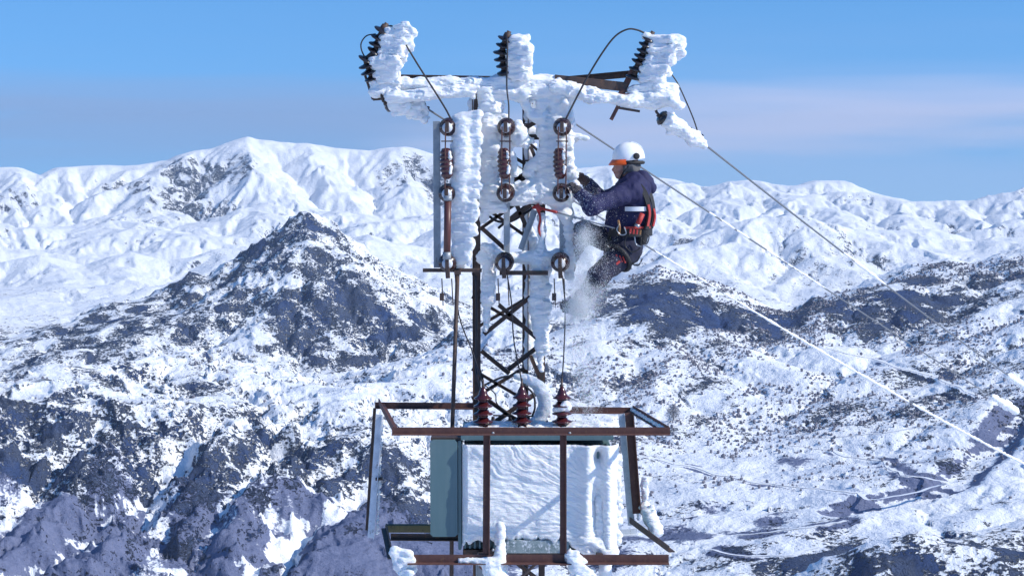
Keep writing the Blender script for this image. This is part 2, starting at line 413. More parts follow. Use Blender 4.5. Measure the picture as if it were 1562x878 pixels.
# ------------------------------------------------------------------ tracks cut into the slopes of the valley
ROADS = []
def cut_road(pix, width, n=6):
    p = np.array(track(pix, 1000.0, n))
    z = np.array([height_at(*q) for q in p])
    for _ in range(6): z[1:-1] = (z[:-2] + 2 * z[1:-1] + z[2:]) / 4
    d = np.full(X.shape, 1e9, f4); zz_ = np.zeros(X.shape, f4)
    for k in range(len(p) - 1):
        ax, ay = p[k]; vx, vy = p[k + 1] - p[k]; q = vx * vx + vy * vy + 1e-9
        t = np.clip(((X - ax) * vx + (Y - ay) * vy) / q, 0, 1); dd = np.hypot(X - ax - t * vx, Y - ay - t * vy)
        m = dd < d; d[m] = dd[m]; zz_[m] = (z[k] + t * (z[k + 1] - z[k]))[m]
    w = sstep(width * 2.6, width * 0.7, d)
    H[...] = H * (1 - w) + zz_ * w
    ROADS.append((p, z, width))
    return d
road_pix = [
    ([(1000, 700), (1090, 722), (1160, 738), (1270, 748), (1310, 752), (1322, 763), (1345, 762), (1400, 752), (1442, 738), (1436, 734), (1390, 727), (1370, 722), (1350, 708), (1300, 697), (1240, 684), (1200, 680)], 3.2),
    ([(1120, 818), (1180, 812), (1260, 800), (1290, 795)], 3.0),
    ([(1210, 668), (1280, 668), (1350, 660), (1420, 650), (1470, 640)], 2.6),
    ([(1260, 532), (1330, 548), (1400, 568), (1460, 590), (1500, 610)], 3.0),
    ([(1080, 838), (1140, 850), (1210, 846), (1250, 834)], 2.6),
]
road_d = [cut_road(p, w) for p, w in road_pix]
# ravine with steep banks leaving the valley to the right
rav = track([(1300, 775), (1360, 758), (1440, 735), (1500, 690), (1530, 655), (1562, 620)], 1000.0, 5)
rd = dist_poly(rav)
H = H - 9.0 * sstep(26, 4, rd) * near
gx, gy = grad(H); slope = np.sqrt(gx * gx + gy * gy)

# ------------------------------------------------------------------ what covers the ground: bare rock, scree or snow
def zone(px, py, rad, flat=1.0, r0=1000.0):
    c = ground_hit(px, py, r0)
    return np.exp(-(((X - c[0]) / rad) ** 2 + ((Y - c[1]) / (rad * flat)) ** 2)).astype(f4)
patch = fbm(X / 150, Y / 150, 4, 101)
patch_s = fbm(X / 40, Y / 40, 4, 111)
patch_far = fbm(X / 420, Y / 420, 5, 121)
steep = sstep(0.42, 1.0, slope)
facing = np.clip(-(gy) / np.maximum(slope, .05), -1, 1)
nearL = near * (1 - mid) * left
nearR = near * (1 - mid) * (1 - left)
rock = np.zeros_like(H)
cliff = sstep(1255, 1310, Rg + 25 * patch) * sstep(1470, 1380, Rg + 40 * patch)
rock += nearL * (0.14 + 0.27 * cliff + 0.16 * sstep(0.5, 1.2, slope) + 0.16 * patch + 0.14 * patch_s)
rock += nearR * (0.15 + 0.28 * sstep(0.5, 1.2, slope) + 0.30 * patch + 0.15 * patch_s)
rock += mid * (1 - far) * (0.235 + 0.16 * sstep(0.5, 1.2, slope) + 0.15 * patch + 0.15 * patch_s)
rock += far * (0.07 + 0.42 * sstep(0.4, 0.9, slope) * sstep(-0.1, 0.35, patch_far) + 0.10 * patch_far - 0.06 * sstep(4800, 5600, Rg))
for px, py, rad, wgt in [(1010, 470, 120, .30), (960, 450, 70, .2), (1100, 490, 60, .28), (1110, 560, 50, .25), (1420, 420, 110, .30), (1470, 470, 80, .22), (1300, 455, 90, .22), (1400, 820, 140, .42), (1520, 840, 120, .4), (1250, 850, 70, .3),
                         (1090, 640, 35, .22), (470, 340, 50, .2), (400, 450, 130, .08), (560, 480, 110, .2), (300, 420, 90, .1), (100, 560, 130, .2), (60, 520, 170, .2), (200, 480, 130, .16), (620, 500, 90, .12)]:  # zones under the middle peak's right spur paint its blue shade as dark rock
    rock += wgt * zone(px, py, rad) * (0.75 + 0.8 * patch_s)
scree = nearL * sstep(1345, 1270, Rg + 40 * patch) * (0.55 + 0.45 * sstep(-0.45, 0.0, fbm(X / 70, Y / 160, 4, 131)))
for px, py, rad, wgt in [(1080, 810, 80, .4), (1380, 715, 26, 1.0), (1210, 705, 22, .6), (1010, 830, 80, .5), (1330, 790, 60, .35), (640, 850, 90, .6)]:
    scree = scree + wgt * zone(px, py, rad, 1.4) * (0.55 + 0.8 * patch_s)
# gullies filled with snow run down through the scree
for d, w, ks in COUL_D + [(dist_poly(track(pix, 1000.0, 4)) + 6 * patch_s, w, .9) for pix, w in [([(900, 640), (960, 650), (1010, 640)], 30), ([(1440, 745), (1562, 740)], 14), ([(1440, 590), (1562, 575)], 12)]]:
    k = ks * sstep(w * 1.6, w * 0.3, d)
    scree = scree * (1 - k); rock = rock * (1 - 0.85 * k)
for dd, (p, w) in zip(road_d, road_pix):
    bank = sstep(w * 0.9, w * 1.6, dd) * sstep(w * 3.6, w * 2.0, dd)
    scree = scree + bank * 0.55 * (0.6 + patch_s)
    rock = rock * (1 - sstep(w * 1.6, w, dd))
scree = scree + 0.9 * sstep(30, 14, rd) * sstep(0.2, 0.6, slope) * near
scree = np.clip(scree, 0, 1)
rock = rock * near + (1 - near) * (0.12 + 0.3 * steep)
shrub_d = near * (1 - mid) * np.clip(0.25 + 0.9 * patch, 0, 1)

# ------------------------------------------------------------------ terrain mesh
V = np.stack([X, Y, H], -1).reshape(-1, 3)
ii, jj = np.meshgrid(np.arange(nR - 1), np.arange(nA), indexing='ij')
j2 = (jj + 1) % nA
quads = np.stack([ii * nA + jj, ii * nA + j2, (ii + 1) * nA + j2, (ii + 1) * nA + jj], -1).reshape(-1, 4)[:, ::-1]
def raw_mesh(name, V, Q, smooth=True):
    me = bpy.data.meshes.new(name)
    V = np.ascontiguousarray(V, f4); Q = np.ascontiguousarray(Q, np.int32); n = Q.shape[1]
    me.vertices.add(len(V)); me.vertices.foreach_set('co', V.ravel())
    me.loops.add(Q.size); me.loops.foreach_set('vertex_index', Q.ravel())
    me.polygons.add(len(Q)); me.polygons.foreach_set('loop_start', np.arange(0, Q.size, n, dtype=np.int32))
    me.update(calc_edges=True)
    me.polygons.foreach_set('use_smooth', np.full(len(Q), smooth))
    me.update(); return me
me = raw_mesh('terrain', V, quads)
for nm, arr in (('rock', rock), ('scree', scree)):
    at_ = me.attributes.new(nm, 'FLOAT', 'POINT'); at_.data.foreach_set('value', np.ascontiguousarray(arr, f4).ravel())
terrain = bpy.data.objects.new('terrain', me); C.objects.link(terrain)
terrain['kind'] = 'structure'; terrain['label'] = 'rocky mountain slopes and valleys under patchy snow'

# ------------------------------------------------------------------ material kit
class Mat:
    def __init__(s, name):
        s.m = bpy.data.materials.new(name); s.m.use_nodes = True
        s.t = s.m.node_tree; s.t.nodes.clear()
        s.o = s.n('ShaderNodeOutputMaterial'); s.p = s.n('ShaderNodeBsdfPrincipled'); s.l(s.p.outputs[0], s.o.inputs[0])
    def n(s, t, **k):
        x = s.t.nodes.new(t)
        for a, b in k.items(): setattr(x, a, b)
        return x
    def l(s, a, b): s.t.links.new(a, b)
    def val(s, sock, v): sock.default_value = v
    def coord(s, scale=(1, 1, 1), src='Object'):
        tc = s.n('ShaderNodeTexCoord'); mp = s.n('ShaderNodeMapping'); mp.inputs['Scale'].default_value = scale
        s.l(tc.outputs[src], mp.inputs[0]); return mp.outputs[0]
    def noise(s, vec, scale, detail=4, rough=0.55, dist=0.0):
        x = s.n('ShaderNodeTexNoise'); x.inputs['Scale'].default_value = scale; x.inputs['Detail'].default_value = detail
        x.inputs['Roughness'].default_value = rough; x.inputs['Distortion'].default_value = dist
        s.l(vec, x.inputs['Vector']); return x.outputs['Fac']
    def math(s, op, a, b=None, c=None, clamp=False):
        x = s.n('ShaderNodeMath', operation=op); x.use_clamp = clamp
        for i, v in enumerate((a, b, c)):
            if v is None: continue
            if hasattr(v, 'is_linked'): s.l(v, x.inputs[i])
            else: x.inputs[i].default_value = v
        return x.outputs[0]
    def ramp(s, sock, pts, mode='LINEAR'):
        r = s.n('ShaderNodeValToRGB'); r.color_ramp.interpolation = mode; el = r.color_ramp.elements
        while len(el) < len(pts): el.new(0.5)
        for e, (p, v) in zip(el, pts):
            e.position = p; e.color = (v, v, v, 1) if not isinstance(v, tuple) else (*v, 1)
        s.l(sock, r.inputs[0]); return r.outputs[0]
    def step(s, sock, a, b):
        x = s.n('ShaderNodeMapRange', interpolation_type='SMOOTHSTEP'); x.inputs['From Min'].default_value = a; x.inputs['From Max'].default_value = b
        s.l(sock, x.inputs['Value']); return x.outputs[0]
    def mix(s, f, a, b):
        x = s.n('ShaderNodeMix', data_type='RGBA')
        for sock, v in ((x.inputs['Factor'], f), (x.inputs['A'], a), (x.inputs['B'], b)):
            if hasattr(v, 'is_linked'): s.l(v, sock)
            else: sock.default_value = v if not isinstance(v, tuple) else (*v, 1)
        return x.outputs['Result']
    def attr(s, name):
        x = s.n('ShaderNodeAttribute', attribute_name=name); return x.outputs['Fac']
    def bump(s, h, dist, strength=1.0, prev=None):
        x = s.n('ShaderNodeBump'); x.inputs['Distance'].default_value = dist; x.inputs['Strength'].default_value = strength
        s.l(h, x.inputs['Height'])
        if prev is not None: s.l(prev, x.inputs['Normal'])
        s.l(x.outputs[0], s.p.inputs['Normal']); return x.outputs[0]
    def set(s, **k):
        for a, v in k.items():
            sock = s.p.inputs[a.replace('_', ' ')]
            if hasattr(v, 'is_linked'): s.l(v, sock)
            else: sock.default_value = v if not isinstance(v, tuple) else (*v, 1)
        return s

m = Mat('snowy_mountain'); v = m.coord()
vs_ = m.coord((1, 1, 1.35)); n_f = m.noise(vs_, 0.34, 7, 0.66, 0.5); n_m = m.noise(vs_, 0.06, 6, 0.64, 0.6); n_b = m.noise(v, 0.02, 4, 0.55)
fld = m.math('ADD', m.attr('rock'), m.math('MULTIPLY_ADD', n_m, 1.15, -0.575))
fld = m.math('ADD', fld, m.math('MULTIPLY_ADD', n_f, 1.45, -0.725))
rk = m.step(fld, 0.38, 0.54)
sc = m.math('ADD', m.attr('scree'), m.math('MULTIPLY_ADD', n_f, 1.1, -0.55))
sc = m.step(m.math('ADD', sc, m.math('MULTIPLY_ADD', n_m, 0.8, -0.4)), 0.40, 0.58)
snow = m.mix(m.step(n_b, 0.35, 0.65), (0.80, 0.83, 0.88), (0.88, 0.89, 0.90))
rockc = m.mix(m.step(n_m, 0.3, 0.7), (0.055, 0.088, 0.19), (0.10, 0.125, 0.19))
rockc = m.mix(m.step(n_b, 0.4, 0.7), rockc, (0.045, 0.09, 0.24))  # deep blue of the shaded faces is put into the rock colour
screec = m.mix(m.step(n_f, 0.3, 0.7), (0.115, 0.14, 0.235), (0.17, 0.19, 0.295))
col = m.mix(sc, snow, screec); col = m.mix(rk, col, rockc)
m.set(Base_Color=col, Roughness=0.85, Specular_IOR_Level=0.15)
hb = m.math('MULTIPLY', n_m, m.math('MULTIPLY_ADD', rk, 7.0, 1.2))
b0 = m.bump(m.noise(v, 0.035, 6, 0.7), 9.0, 0.55)
b1 = m.bump(hb, 1.6, 0.9, b0)
m.bump(m.math('MULTIPLY', n_f, m.math('MULTIPLY_ADD', rk, 4.0, 0.7)), 0.9, 0.9, b1)
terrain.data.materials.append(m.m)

m = Mat('packed_snow'); v = m.coord(); m.set(Base_Color=m.mix(m.noise(v, 0.4), (0.80, 0.83, 0.88), (0.90, 0.91, 0.92)), Roughness=0.8); ROADSNOW = m.m
road_labels = ['snow covered track with switchbacks above the ravine in the valley', 'short snowy track low on the scree slope beside the transformer frame', 'thin snowy track crossing the shrubby slope above the switchbacks',
               'snowy track descending the hillside under the thick iced wire', 'lowest snowy track curving over the dark scree']
for (p, z, w), lb in zip(ROADS, road_labels):
    vs_, qs = [], []
    tdir = np.gradient(p, axis=0); tdir /= np.linalg.norm(tdir, axis=1)[:, None] + 1e-9
    for k in range(len(p)):
        nx, ny = -tdir[k, 1], tdir[k, 0]
        for s_ in (-.5, .5): vs_.append((p[k, 0] + nx * w * s_, p[k, 1] + ny * w * s_, z[k] + 0.35))
    qs = [(2 * k, 2 * k + 1, 2 * k + 3, 2 * k + 2) for k in range(len(p) - 1)]
    rm = raw_mesh('road', np.array(vs_), np.array(qs)); ro = bpy.data.objects.new('road', rm); C.objects.link(ro); rm.materials.append(ROADSNOW)
    ro['kind'] = 'structure'; ro['label'] = lb
# ------------------------------------------------------------------ leafless shrubs dotted over the valley slopes
def icos():
    g = (1 + 5 ** .5) / 2
    v = np.array([(-1, g, 0), (1, g, 0), (-1, -g, 0), (1, -g, 0), (0, -1, g), (0, 1, g), (0, -1, -g), (0, 1, -g), (g, 0, -1), (g, 0, 1), (-g, 0, -1), (-g, 0, 1)], float)
    f = np.array([(0, 11, 5), (0, 5, 1), (0, 1, 7), (0, 7, 10), (0, 10, 11), (1, 5, 9), (5, 11, 4), (11, 10, 2), (10, 7, 6), (7, 1, 8), (3, 9, 4), (3, 4, 2), (3, 2, 6), (3, 6, 8), (3, 8, 9), (4, 9, 5), (2, 4, 11), (6, 2, 10), (8, 6, 7), (9, 8, 1)])
    return v / np.linalg.norm(v[0]), f
IV, IF = icos()
shr = np.random.default_rng(5)
want = 11000
sv, sf, cnt = [], [], 0
while cnt < want:
    n = 60000
    r = 1230 + (2090 - 1230) * np.sqrt(shr.random(n)); a = (shr.random(n) * 2 - 1) * R(16.0)
    i = np.clip(np.searchsorted(RR, r) - 1, 0, nR - 2); j = np.clip(np.searchsorted(az_in, a) - 1, 0, len(az_in) - 2)
    xx, yy = r * np.sin(a), r * np.cos(a)
    dn = 0.28 + 1.5 * fbm(xx / 150, yy / 150, 3, 141) + 1.1 * fbm(xx / 34, yy / 34, 3, 151)
    side = sstep(-0.05, 0.1, a) * sstep(1300, 1450, r) + 0.12 * sstep(1420, 1600, r)
    p = np.clip(dn, 0, 1) * side * (rock[i, j] < 0.55) * (slope[i, j] < 0.8)
    for (pp, zz_, w) in ROADS:
        pass
    k = np.where(shr.random(n) < p)[0][:want - cnt]
    tr = (r[k] - RR[i[k]]) / (RR[i[k] + 1] - RR[i[k]]); ta = (a[k] - az_in[j[k]]) / (az_in[j[k] + 1] - az_in[j[k]])
    zz = (H[i[k], j[k]] * (1 - ta) + H[i[k], j[k] + 1] * ta) * (1 - tr) + (H[i[k] + 1, j[k]] * (1 - ta) + H[i[k] + 1, j[k] + 1] * ta) * tr
    s_ = 0.4 + 1.2 * shr.random(len(k)) ** 3; hgt = s_ * (0.7 + 0.9 * shr.random(len(k)))
    P = IV[None] * (1 + 0.5 * (shr.random((len(k), 12, 1)) - .5)) * np.stack([s_, s_, hgt], -1)[:, None, :]
    P = P + np.stack([xx[k], yy[k], zz + hgt * 0.55], -1)[:, None, :]
    sf.append(IF[None] + (cnt + np.arange(len(k)))[:, None, None] * 12); sv.append(P); cnt += len(k)
me = raw_mesh('shrubs', np.concatenate(sv).reshape(-1, 3), np.concatenate(sf).reshape(-1, 3), False)
shrubs = bpy.data.objects.new('shrubs', me); C.objects.link(shrubs)
shrubs['kind'] = 'stuff'; shrubs['label'] = 'bare dark shrubs dotted over the snowy valley slopes'; shrubs['category'] = 'shrubs'
m = Mat('bare_twigs'); v = m.coord()
m.set(Base_Color=m.mix(m.noise(v, 0.35), (0.10, 0.095, 0.125), (0.25, 0.24, 0.28)), Roughness=0.95); me.materials.append(m.m)
# ------------------------------------------------------------------ building kit
def V3(p): return Vector((float(p[0]), float(p[1]), float(p[2])))
def org(o):
    while o.parent is not None: o = o.parent
    return o.location
def tag(o, label=None, cat=None, group=None, kind=None):
    if label: o['label'] = label
    if cat: o['category'] = cat
    if group: o['group'] = group
    if kind: o['kind'] = kind
    return o
def thing(name, label, cat, loc, group=None):
    o = bpy.data.objects.new(name, None); o.empty_display_size = 0.1; o.location = V3(loc); C.objects.link(o)
    return tag(o, label, cat, group)
def put(name, me, mat, parent=None, label=None):
    o = bpy.data.objects.new(name, me); C.objects.link(o)
    if parent is not None: o.parent = parent
    if mat is not None: me.materials.append(mat)
    if label: o['label'] = label
    return o
def frame_of(d, up=None):
    d = d.normalized(); up = up or (Vector((0, 0, 1)) if abs(d.z) < 0.95 else Vector((0, -1, 0)))
    s = d.cross(up).normalized(); u = s.cross(d).normalized()
    return d, s, u
class MB:
    def __init__(self): self.v, self.f, self.sm = [], [], []
    def loft(self, rings, closed=True, cap=True, smooth=True):
        b = len(self.v); n = len(rings[0])
        for r in rings: self.v += [V3(p) for p in r]
        for i in range(len(rings) - 1):
            for k in range(n if closed else n - 1):
                k2 = (k + 1) % n
                self.f.append((b + i * n + k, b + i * n + k2, b + (i + 1) * n + k2, b + (i + 1) * n + k)); self.sm.append(smooth)
        if cap and closed:
            self.f.append(tuple(b + k for k in reversed(range(n)))); self.sm.append(False)
            self.f.append(tuple(b + (len(rings) - 1) * n + k for k in range(n))); self.sm.append(False)
        return self
    def bar(self, p0, p1, w, h, up=None, ch=0.004):
        """rectangular bar: w sideways, h along up, chamfered edges"""
        p0, p1 = V3(p0), V3(p1); d, s, u = frame_of(p1 - p0, up); a, b = w / 2, h / 2; c = min(ch, a * .5, b * .5)
        prof = [(a - c, -b), (a, -b + c), (a, b - c), (a - c, b), (-a + c, b), (-a, b - c), (-a, -b + c), (-a + c, -b)]
        return self.loft([[p + s * x + u * y for x, y in prof] for p in (p0, p1)], smooth=False)
    def angle(self, p0, p1, w=0.06, t=0.006, up=None, fs=1, fu=1):
        """rolled L profile; the corner lies on the line, legs run along +-side and +-up"""
        p0, p1 = V3(p0), V3(p1); d, s, u = frame_of(p1 - p0, up); s, u = s * fs, u * fu
        prof = [(0, 0), (w, 0), (w, t), (t, t), (t, w), (0, w)]
        if fs * fu < 0: prof = prof[::-1]
        return self.loft([[p + s * x + u * y for x, y in prof] for p in (p0, p1)], smooth=False)
    def tube(self, pts, r, n=8):
        pts = [V3(p) for p in pts]; rings = []; prev = None
        for i, p in enumerate(pts):
            t = (pts[min(i + 1, len(pts) - 1)] - pts[max(i - 1, 0)]).normalized()
            if prev is None: _, s, u = frame_of(t)
            else: s = (prev - t * prev.dot(t)).normalized(); u = s.cross(t)
            prev = s; rr = r[i] if hasattr(r, '__len__') else r
            rings.append([p + (s * math.cos(a) + u * math.sin(a)) * rr for a in [2 * math.pi * k / n for k in range(n)]])
        return self.loft(rings)
    def lathe(self, p0, axis, prof, n=20):
        """prof: (distance along the axis, radius)"""
        d, s, u = frame_of(V3(axis)); p0 = V3(p0)
        return self.loft([[p0 + d * h + (s * math.cos(a) + u * math.sin(a)) * max(r, 1e-4) for a in [2 * math.pi * k / n for k in range(n)]] for h, r in prof])
    def ell(self, c, rx, ry, rz, n=12, m=8, rot=None):
        c = V3(c); rings = []
        for i in range(m + 1):
            t = math.pi * i / m; q = max(math.sin(t), 0.02)
            ring = [Vector((rx * q * math.cos(a), ry * q * math.sin(a), -rz * math.cos(t))) for a in [2 * math.pi * k / n for k in range(n)]]
            rings.append([c + (rot @ p if rot else p) for p in ring])
        return self.loft(rings)
    def build(self, name, mat, parent=None, label=None):
        o0 = org(parent) if parent is not None else Vector((0, 0, 0))
        me = bpy.data.meshes.new(name); me.from_pydata([tuple(p - o0) for p in self.v], [], self.f)
        bm = bmesh.new(); bm.from_mesh(me); bmesh.ops.recalc_face_normals(bm, faces=bm.faces); bm.to_mesh(me); bm.free()
        me.polygons.foreach_set('use_smooth', self.sm); me.update()
        return put(name, me, mat, parent, label)
def curve_pts(pts, n=8):
    """Catmull-Rom through points"""
    P = [V3(p) for p in pts]; P = [P[0] * 2 - P[1]] + P + [P[-1] * 2 - P[-2]]; o = []
    for i in range(1, len(P) - 2):
        a, b, c, d = P[i - 1:i + 3]
        for k in range(n):
            t = k / n
            o.append(0.5 * ((2 * b) + (c - a) * t + (2 * a - 5 * b + 4 * c - d) * t * t + (3 * b - a - 3 * c + d) * t ** 3))
    o.append(P[-2]); return o

# ------------------------------------------------------------------ implicit surfaces (ice, clothing, bodies)
_p3 = np.random.default_rng(3).random((32, 32, 32)).astype(f4)
def vnoise3(x, y, z):
    xi, yi, zi = np.floor(x), np.floor(y), np.floor(z)
    fx, fy, fz = [(a - b).astype(f4) for a, b in ((x, xi), (y, yi), (z, zi))]
    fx, fy, fz = [t * t * (3 - 2 * t) for t in (fx, fy, fz)]
    ix, iy, iz = [a.astype(np.int32) & 31 for a in (xi, yi, zi)]; jx, jy, jz = (ix + 1) & 31, (iy + 1) & 31, (iz + 1) & 31
    def lx(a, b): return _p3[ix, a, b] * (1 - fx) + _p3[jx, a, b] * fx
    return (lx(iy, iz) * (1 - fy) + lx(jy, iz) * fy) * (1 - fz) + (lx(iy, jz) * (1 - fy) + lx(jy, jz) * fy) * fz - 0.5
def fbm3(x, y, z, o=3):
    t, a, f = 0, 1.0, 1.0
    for i in range(o): t = t + a * vnoise3(x * f + 7.7 * i, y * f + 3.1 * i, z * f + 5.3 * i); a *= .5; f *= 2.1
    return t
def nets(Fd, o, h):
    S = Fd < 0; nx, ny, nz = Fd.shape
    c = np.zeros((nx - 1, ny - 1, nz - 1), np.int8)
    for a in (0, 1):
        for b in (0, 1):
            for d in (0, 1): c += S[a:nx - 1 + a, b:ny - 1 + b, d:nz - 1 + d]
    act = (c > 0) & (c < 8); idx = np.full(act.shape, -1, np.int32); I = np.argwhere(act); idx[act] = np.arange(len(I))
    cor = [(a, b, d) for a in (0, 1) for b in (0, 1) for d in (0, 1)]
    val = {q: Fd[I[:, 0] + q[0], I[:, 1] + q[1], I[:, 2] + q[2]] for q in cor}
    acc = np.zeros((len(I), 3)); cnt = np.zeros(len(I))
    for q in cor:
        for ax in range(3):
            if q[ax]: continue
            q2 = list(q); q2[ax] = 1; q2 = tuple(q2); A, B = val[q], val[q2]
            mk = (A < 0) != (B < 0); t = np.where(mk, A / np.where(A == B, 1, A - B), 0)
            p = np.tile(np.array(q, float), (len(I), 1)); p[:, ax] += t
            acc += p * mk[:, None]; cnt += mk
    P = o + (I + acc / cnt[:, None]) * h
    Q = []
    for ax in range(3):
        b1, b2 = (ax + 1) % 3, (ax + 2) % 3
        s0 = [slice(None)] * 3; s1 = [slice(None)] * 3; s0[ax] = slice(0, -1); s1[ax] = slice(1, None)
        d = S[tuple(s0)] != S[tuple(s1)]; E = np.argwhere(d)
        E = E[(E[:, b1] > 0) & (E[:, b2] > 0) & (E[:, b1] < Fd.shape[b1] - 1) & (E[:, b2] < Fd.shape[b2] - 1)]
        def cell(u, w):
            G = E.copy(); G[:, b1] -= u; G[:, b2] -= w; return idx[G[:, 0], G[:, 1], G[:, 2]]
        q = np.stack([cell(1, 1), cell(0, 1), cell(0, 0), cell(1, 0)], -1)
        inn = S[E[:, 0], E[:, 1], E[:, 2]]; q[~inn] = q[~inn][:, ::-1]; Q.append(q)
    return P, np.concatenate(Q)
def sdf_mesh(name, caps, h, mat, parent, k=0.02, disp=None, cut=None, label=None):
    """caps: (p0, p1, r0, r1[, squash vector]) round cones blended together"""
    pts = np.array([np.array(q) for c in caps for q in c[:2]], float); rm = max(max(c[2], c[3]) for c in caps) + 4 * h + 0.03
    lo, hi = pts.min(0) - rm, pts.max(0) + rm; n = np.ceil((hi - lo) / h).astype(int) + 1
    ax = [lo[i] + h * np.arange(n[i]) for i in range(3)]
    Fd = np.full(tuple(n), 0.2, f4)
    for c in caps:
        a, b = np.array(c[0], float), np.array(c[1], float); r0, r1 = c[2], c[3]; m_ = max(r0, r1) + 3 * k + 2 * h + 0.012
        i0 = np.clip(np.floor((np.minimum(a, b) - m_ - lo) / h).astype(int), 0, n - 1); i1 = np.clip(np.ceil((np.maximum(a, b) + m_ - lo) / h).astype(int) + 1, 1, n)
        sl = tuple(slice(i0[i], i1[i]) for i in range(3))
        x, y, z = ax[0][sl[0]][:, None, None], ax[1][sl[1]][None, :, None], ax[2][sl[2]][None, None, :]
        e = b - a; q = float(e @ e) + 1e-12
        t = np.clip(((x - a[0]) * e[0] + (y - a[1]) * e[1] + (z - a[2]) * e[2]) / q, 0, 1)
        dx, dy, dz = x - a[0] - t * e[0], y - a[1] - t * e[1], z - a[2] - t * e[2]
        if len(c) > 4: dx, dy, dz = dx / c[4][0], dy / c[4][1], dz / c[4][2]
        d = np.sqrt(dx * dx + dy * dy + dz * dz) - (r0 + (r1 - r0) * t)
        o_ = Fd[sl]; hh = np.clip(0.5 + 0.5 * (o_ - d) / k, 0, 1)
        Fd[sl] = o_ * (1 - hh) + d * hh - k * hh * (1 - hh)
    bandm = np.abs(Fd) < 0.1
    if disp is not None:
        W = np.argwhere(bandm); P = lo + W * h
        Fd[bandm] += disp(P[:, 0], P[:, 1], P[:, 2]).astype(f4)
    if cut is not None:
        W = np.argwhere(bandm); P = lo + W * h
        Fd[bandm] = np.maximum(Fd[bandm], cut(P[:, 0], P[:, 1], P[:, 2]))
    P, Q = nets(Fd, lo, h)
    # loose crumbs are dropped, separate lumps become parts of their own
    lab = np.arange(len(P))
    for _ in range(400):
        mn = lab[Q].min(1); new = lab.copy()
        for k_ in range(4): np.minimum.at(new, Q[:, k_], mn)
        new = new[new]
        if (new == lab).all(): break
        lab = new
    ids, cn = np.unique(lab, return_counts=True); keep = [i for i, n_ in zip(ids, cn) if n_ >= max(cn.max() * .12, 24)]; first = None
    for i in keep:
        vm = lab == i; mp_ = np.cumsum(vm) - 1; q_ = mp_[Q[vm[Q[:, 0]]]]
        me = raw_mesh(name, P[vm] - (np.array(org(parent)) if parent is not None else 0), q_)
        o = put(name, me, mat, parent, label); first = first or o
    return first
WIND = np.array([0.90, -0.40, 0.10]); WIND /= np.linalg.norm(WIND)
def rime_disp(amp=0.02, fr=22.0, along=0.28):
    def f(x, y, z):
        w = x * WIND[0] + y * WIND[1] + z * WIND[2]
        sx, sy, sz = x + WIND[0] * w * (along - 1), y + WIND[1] * w * (along - 1), z + WIND[2] * w * (along - 1)
        big_ = -amp * 1.3 * fbm3(sx * fr * .8, sy * fr * .8, sz * fr, 2)
        fine = amp * .75 * (np.abs(vnoise3(sx * fr * 2.2 + 4, sy * fr * 2.2, sz * fr * 3.2)) * 2 - .25) + amp * .4 * (np.abs(vnoise3(sx * fr * 4.1, sy * fr * 4.1 + 2, sz * fr * 5.5)) * 2 - .25)
        return big_ + fine
    return f
rr_ = random.Random(21)
def feathers(p0, p1, reach, rad, n, spread=0.35, wind=None, core=None, jit=0.0, reach1=None):
    """rime feathers standing off a member, growing into the wind"""
    p0, p1 = V3(p0), V3(p1); w = V3(wind) if wind is not None else V3(WIND); out_ = []
    for i in range(n):
        t = (i + rr_.random()) / n; b = p0.lerp(p1, t)
        b = b + Vector((rr_.uniform(-1, 1), rr_.uniform(-1, 1), rr_.uniform(-1, 1))) * jit
        rc = reach if reach1 is None else reach + (reach1 - reach) * t
        d = (w + Vector((rr_.uniform(-1, 1), rr_.uniform(-1, 1), rr_.uniform(-1, 1))) * spread).normalized()
        L_ = rc * rr_.uniform(0.55, 1.05); q = rad * rr_.uniform(0.8, 1.2)
        out_.append((b, b + d * L_, q * 0.75, q * rr_.uniform(0.7, 1.15)))
    if core: out_.append((p0, p1, core, core))
    return out_

# ------------------------------------------------------------------ materials of the near things
m = Mat('rime_ice'); v = m.coord()
n1_ = m.noise(m.coord((0.30, 1, 1.5)), 42, 6, 0.66); n2_ = m.noise(m.coord((0.4, 1, 1.4)), 150, 5, 0.65); n3_ = m.noise(v, 4, 3, 0.5)
m.set(Base_Color=m.mix(m.step(n3_, 0.3, 0.7), (0.88, 0.91, 0.94), (0.94, 0.945, 0.95)), Roughness=0.62, Specular_IOR_Level=0.3)
m.p.inputs['Subsurface Weight'].default_value = 0.4; m.p.inputs['Subsurface Radius'].default_value = (0.6, 0.8, 1.0); m.p.inputs['Subsurface Scale'].default_value = 0.03
m.bump(n2_, 0.008, 0.7, m.bump(n1_, 0.02, 0.7)); ICE = m.m
def steel(name, c0, c1, rust, rw, rough=0.6, metal=0.0):
    m = Mat(name); v = m.coord(); a = m.noise(v, 14, 5, 0.65); b = m.noise(v, 55, 4, 0.6); c = m.noise(m.coord((1, 1, 0.25)), 30, 4, 0.6)
    col = m.mix(m.step(a, 0.3, 0.7), c0, c1); col = m.mix(m.math('MULTIPLY', m.step(m.math('MULTIPLY_ADD', b, 0.5, m.math('MULTIPLY', c, 0.5)), 0.62 - rw * .3, 0.72 - rw * .2), 0.85), col, rust)
    m.set(Base_Color=col, Roughness=m.math('MULTIPLY_ADD', b, 0.3, rough - 0.15), Metallic=metal); m.bump(b, 0.002, 0.5); return m.m
RUST = steel('rusty_brown_steel', (0.085, 0.036, 0.032), (0.12, 0.052, 0.042), (0.17, 0.085, 0.05), 0.35, 0.7)
DARK = steel('dark_weathered_steel', (0.045, 0.030, 0.028), (0.075, 0.05, 0.042), (0.14, 0.07, 0.04), 0.4, 0.65)
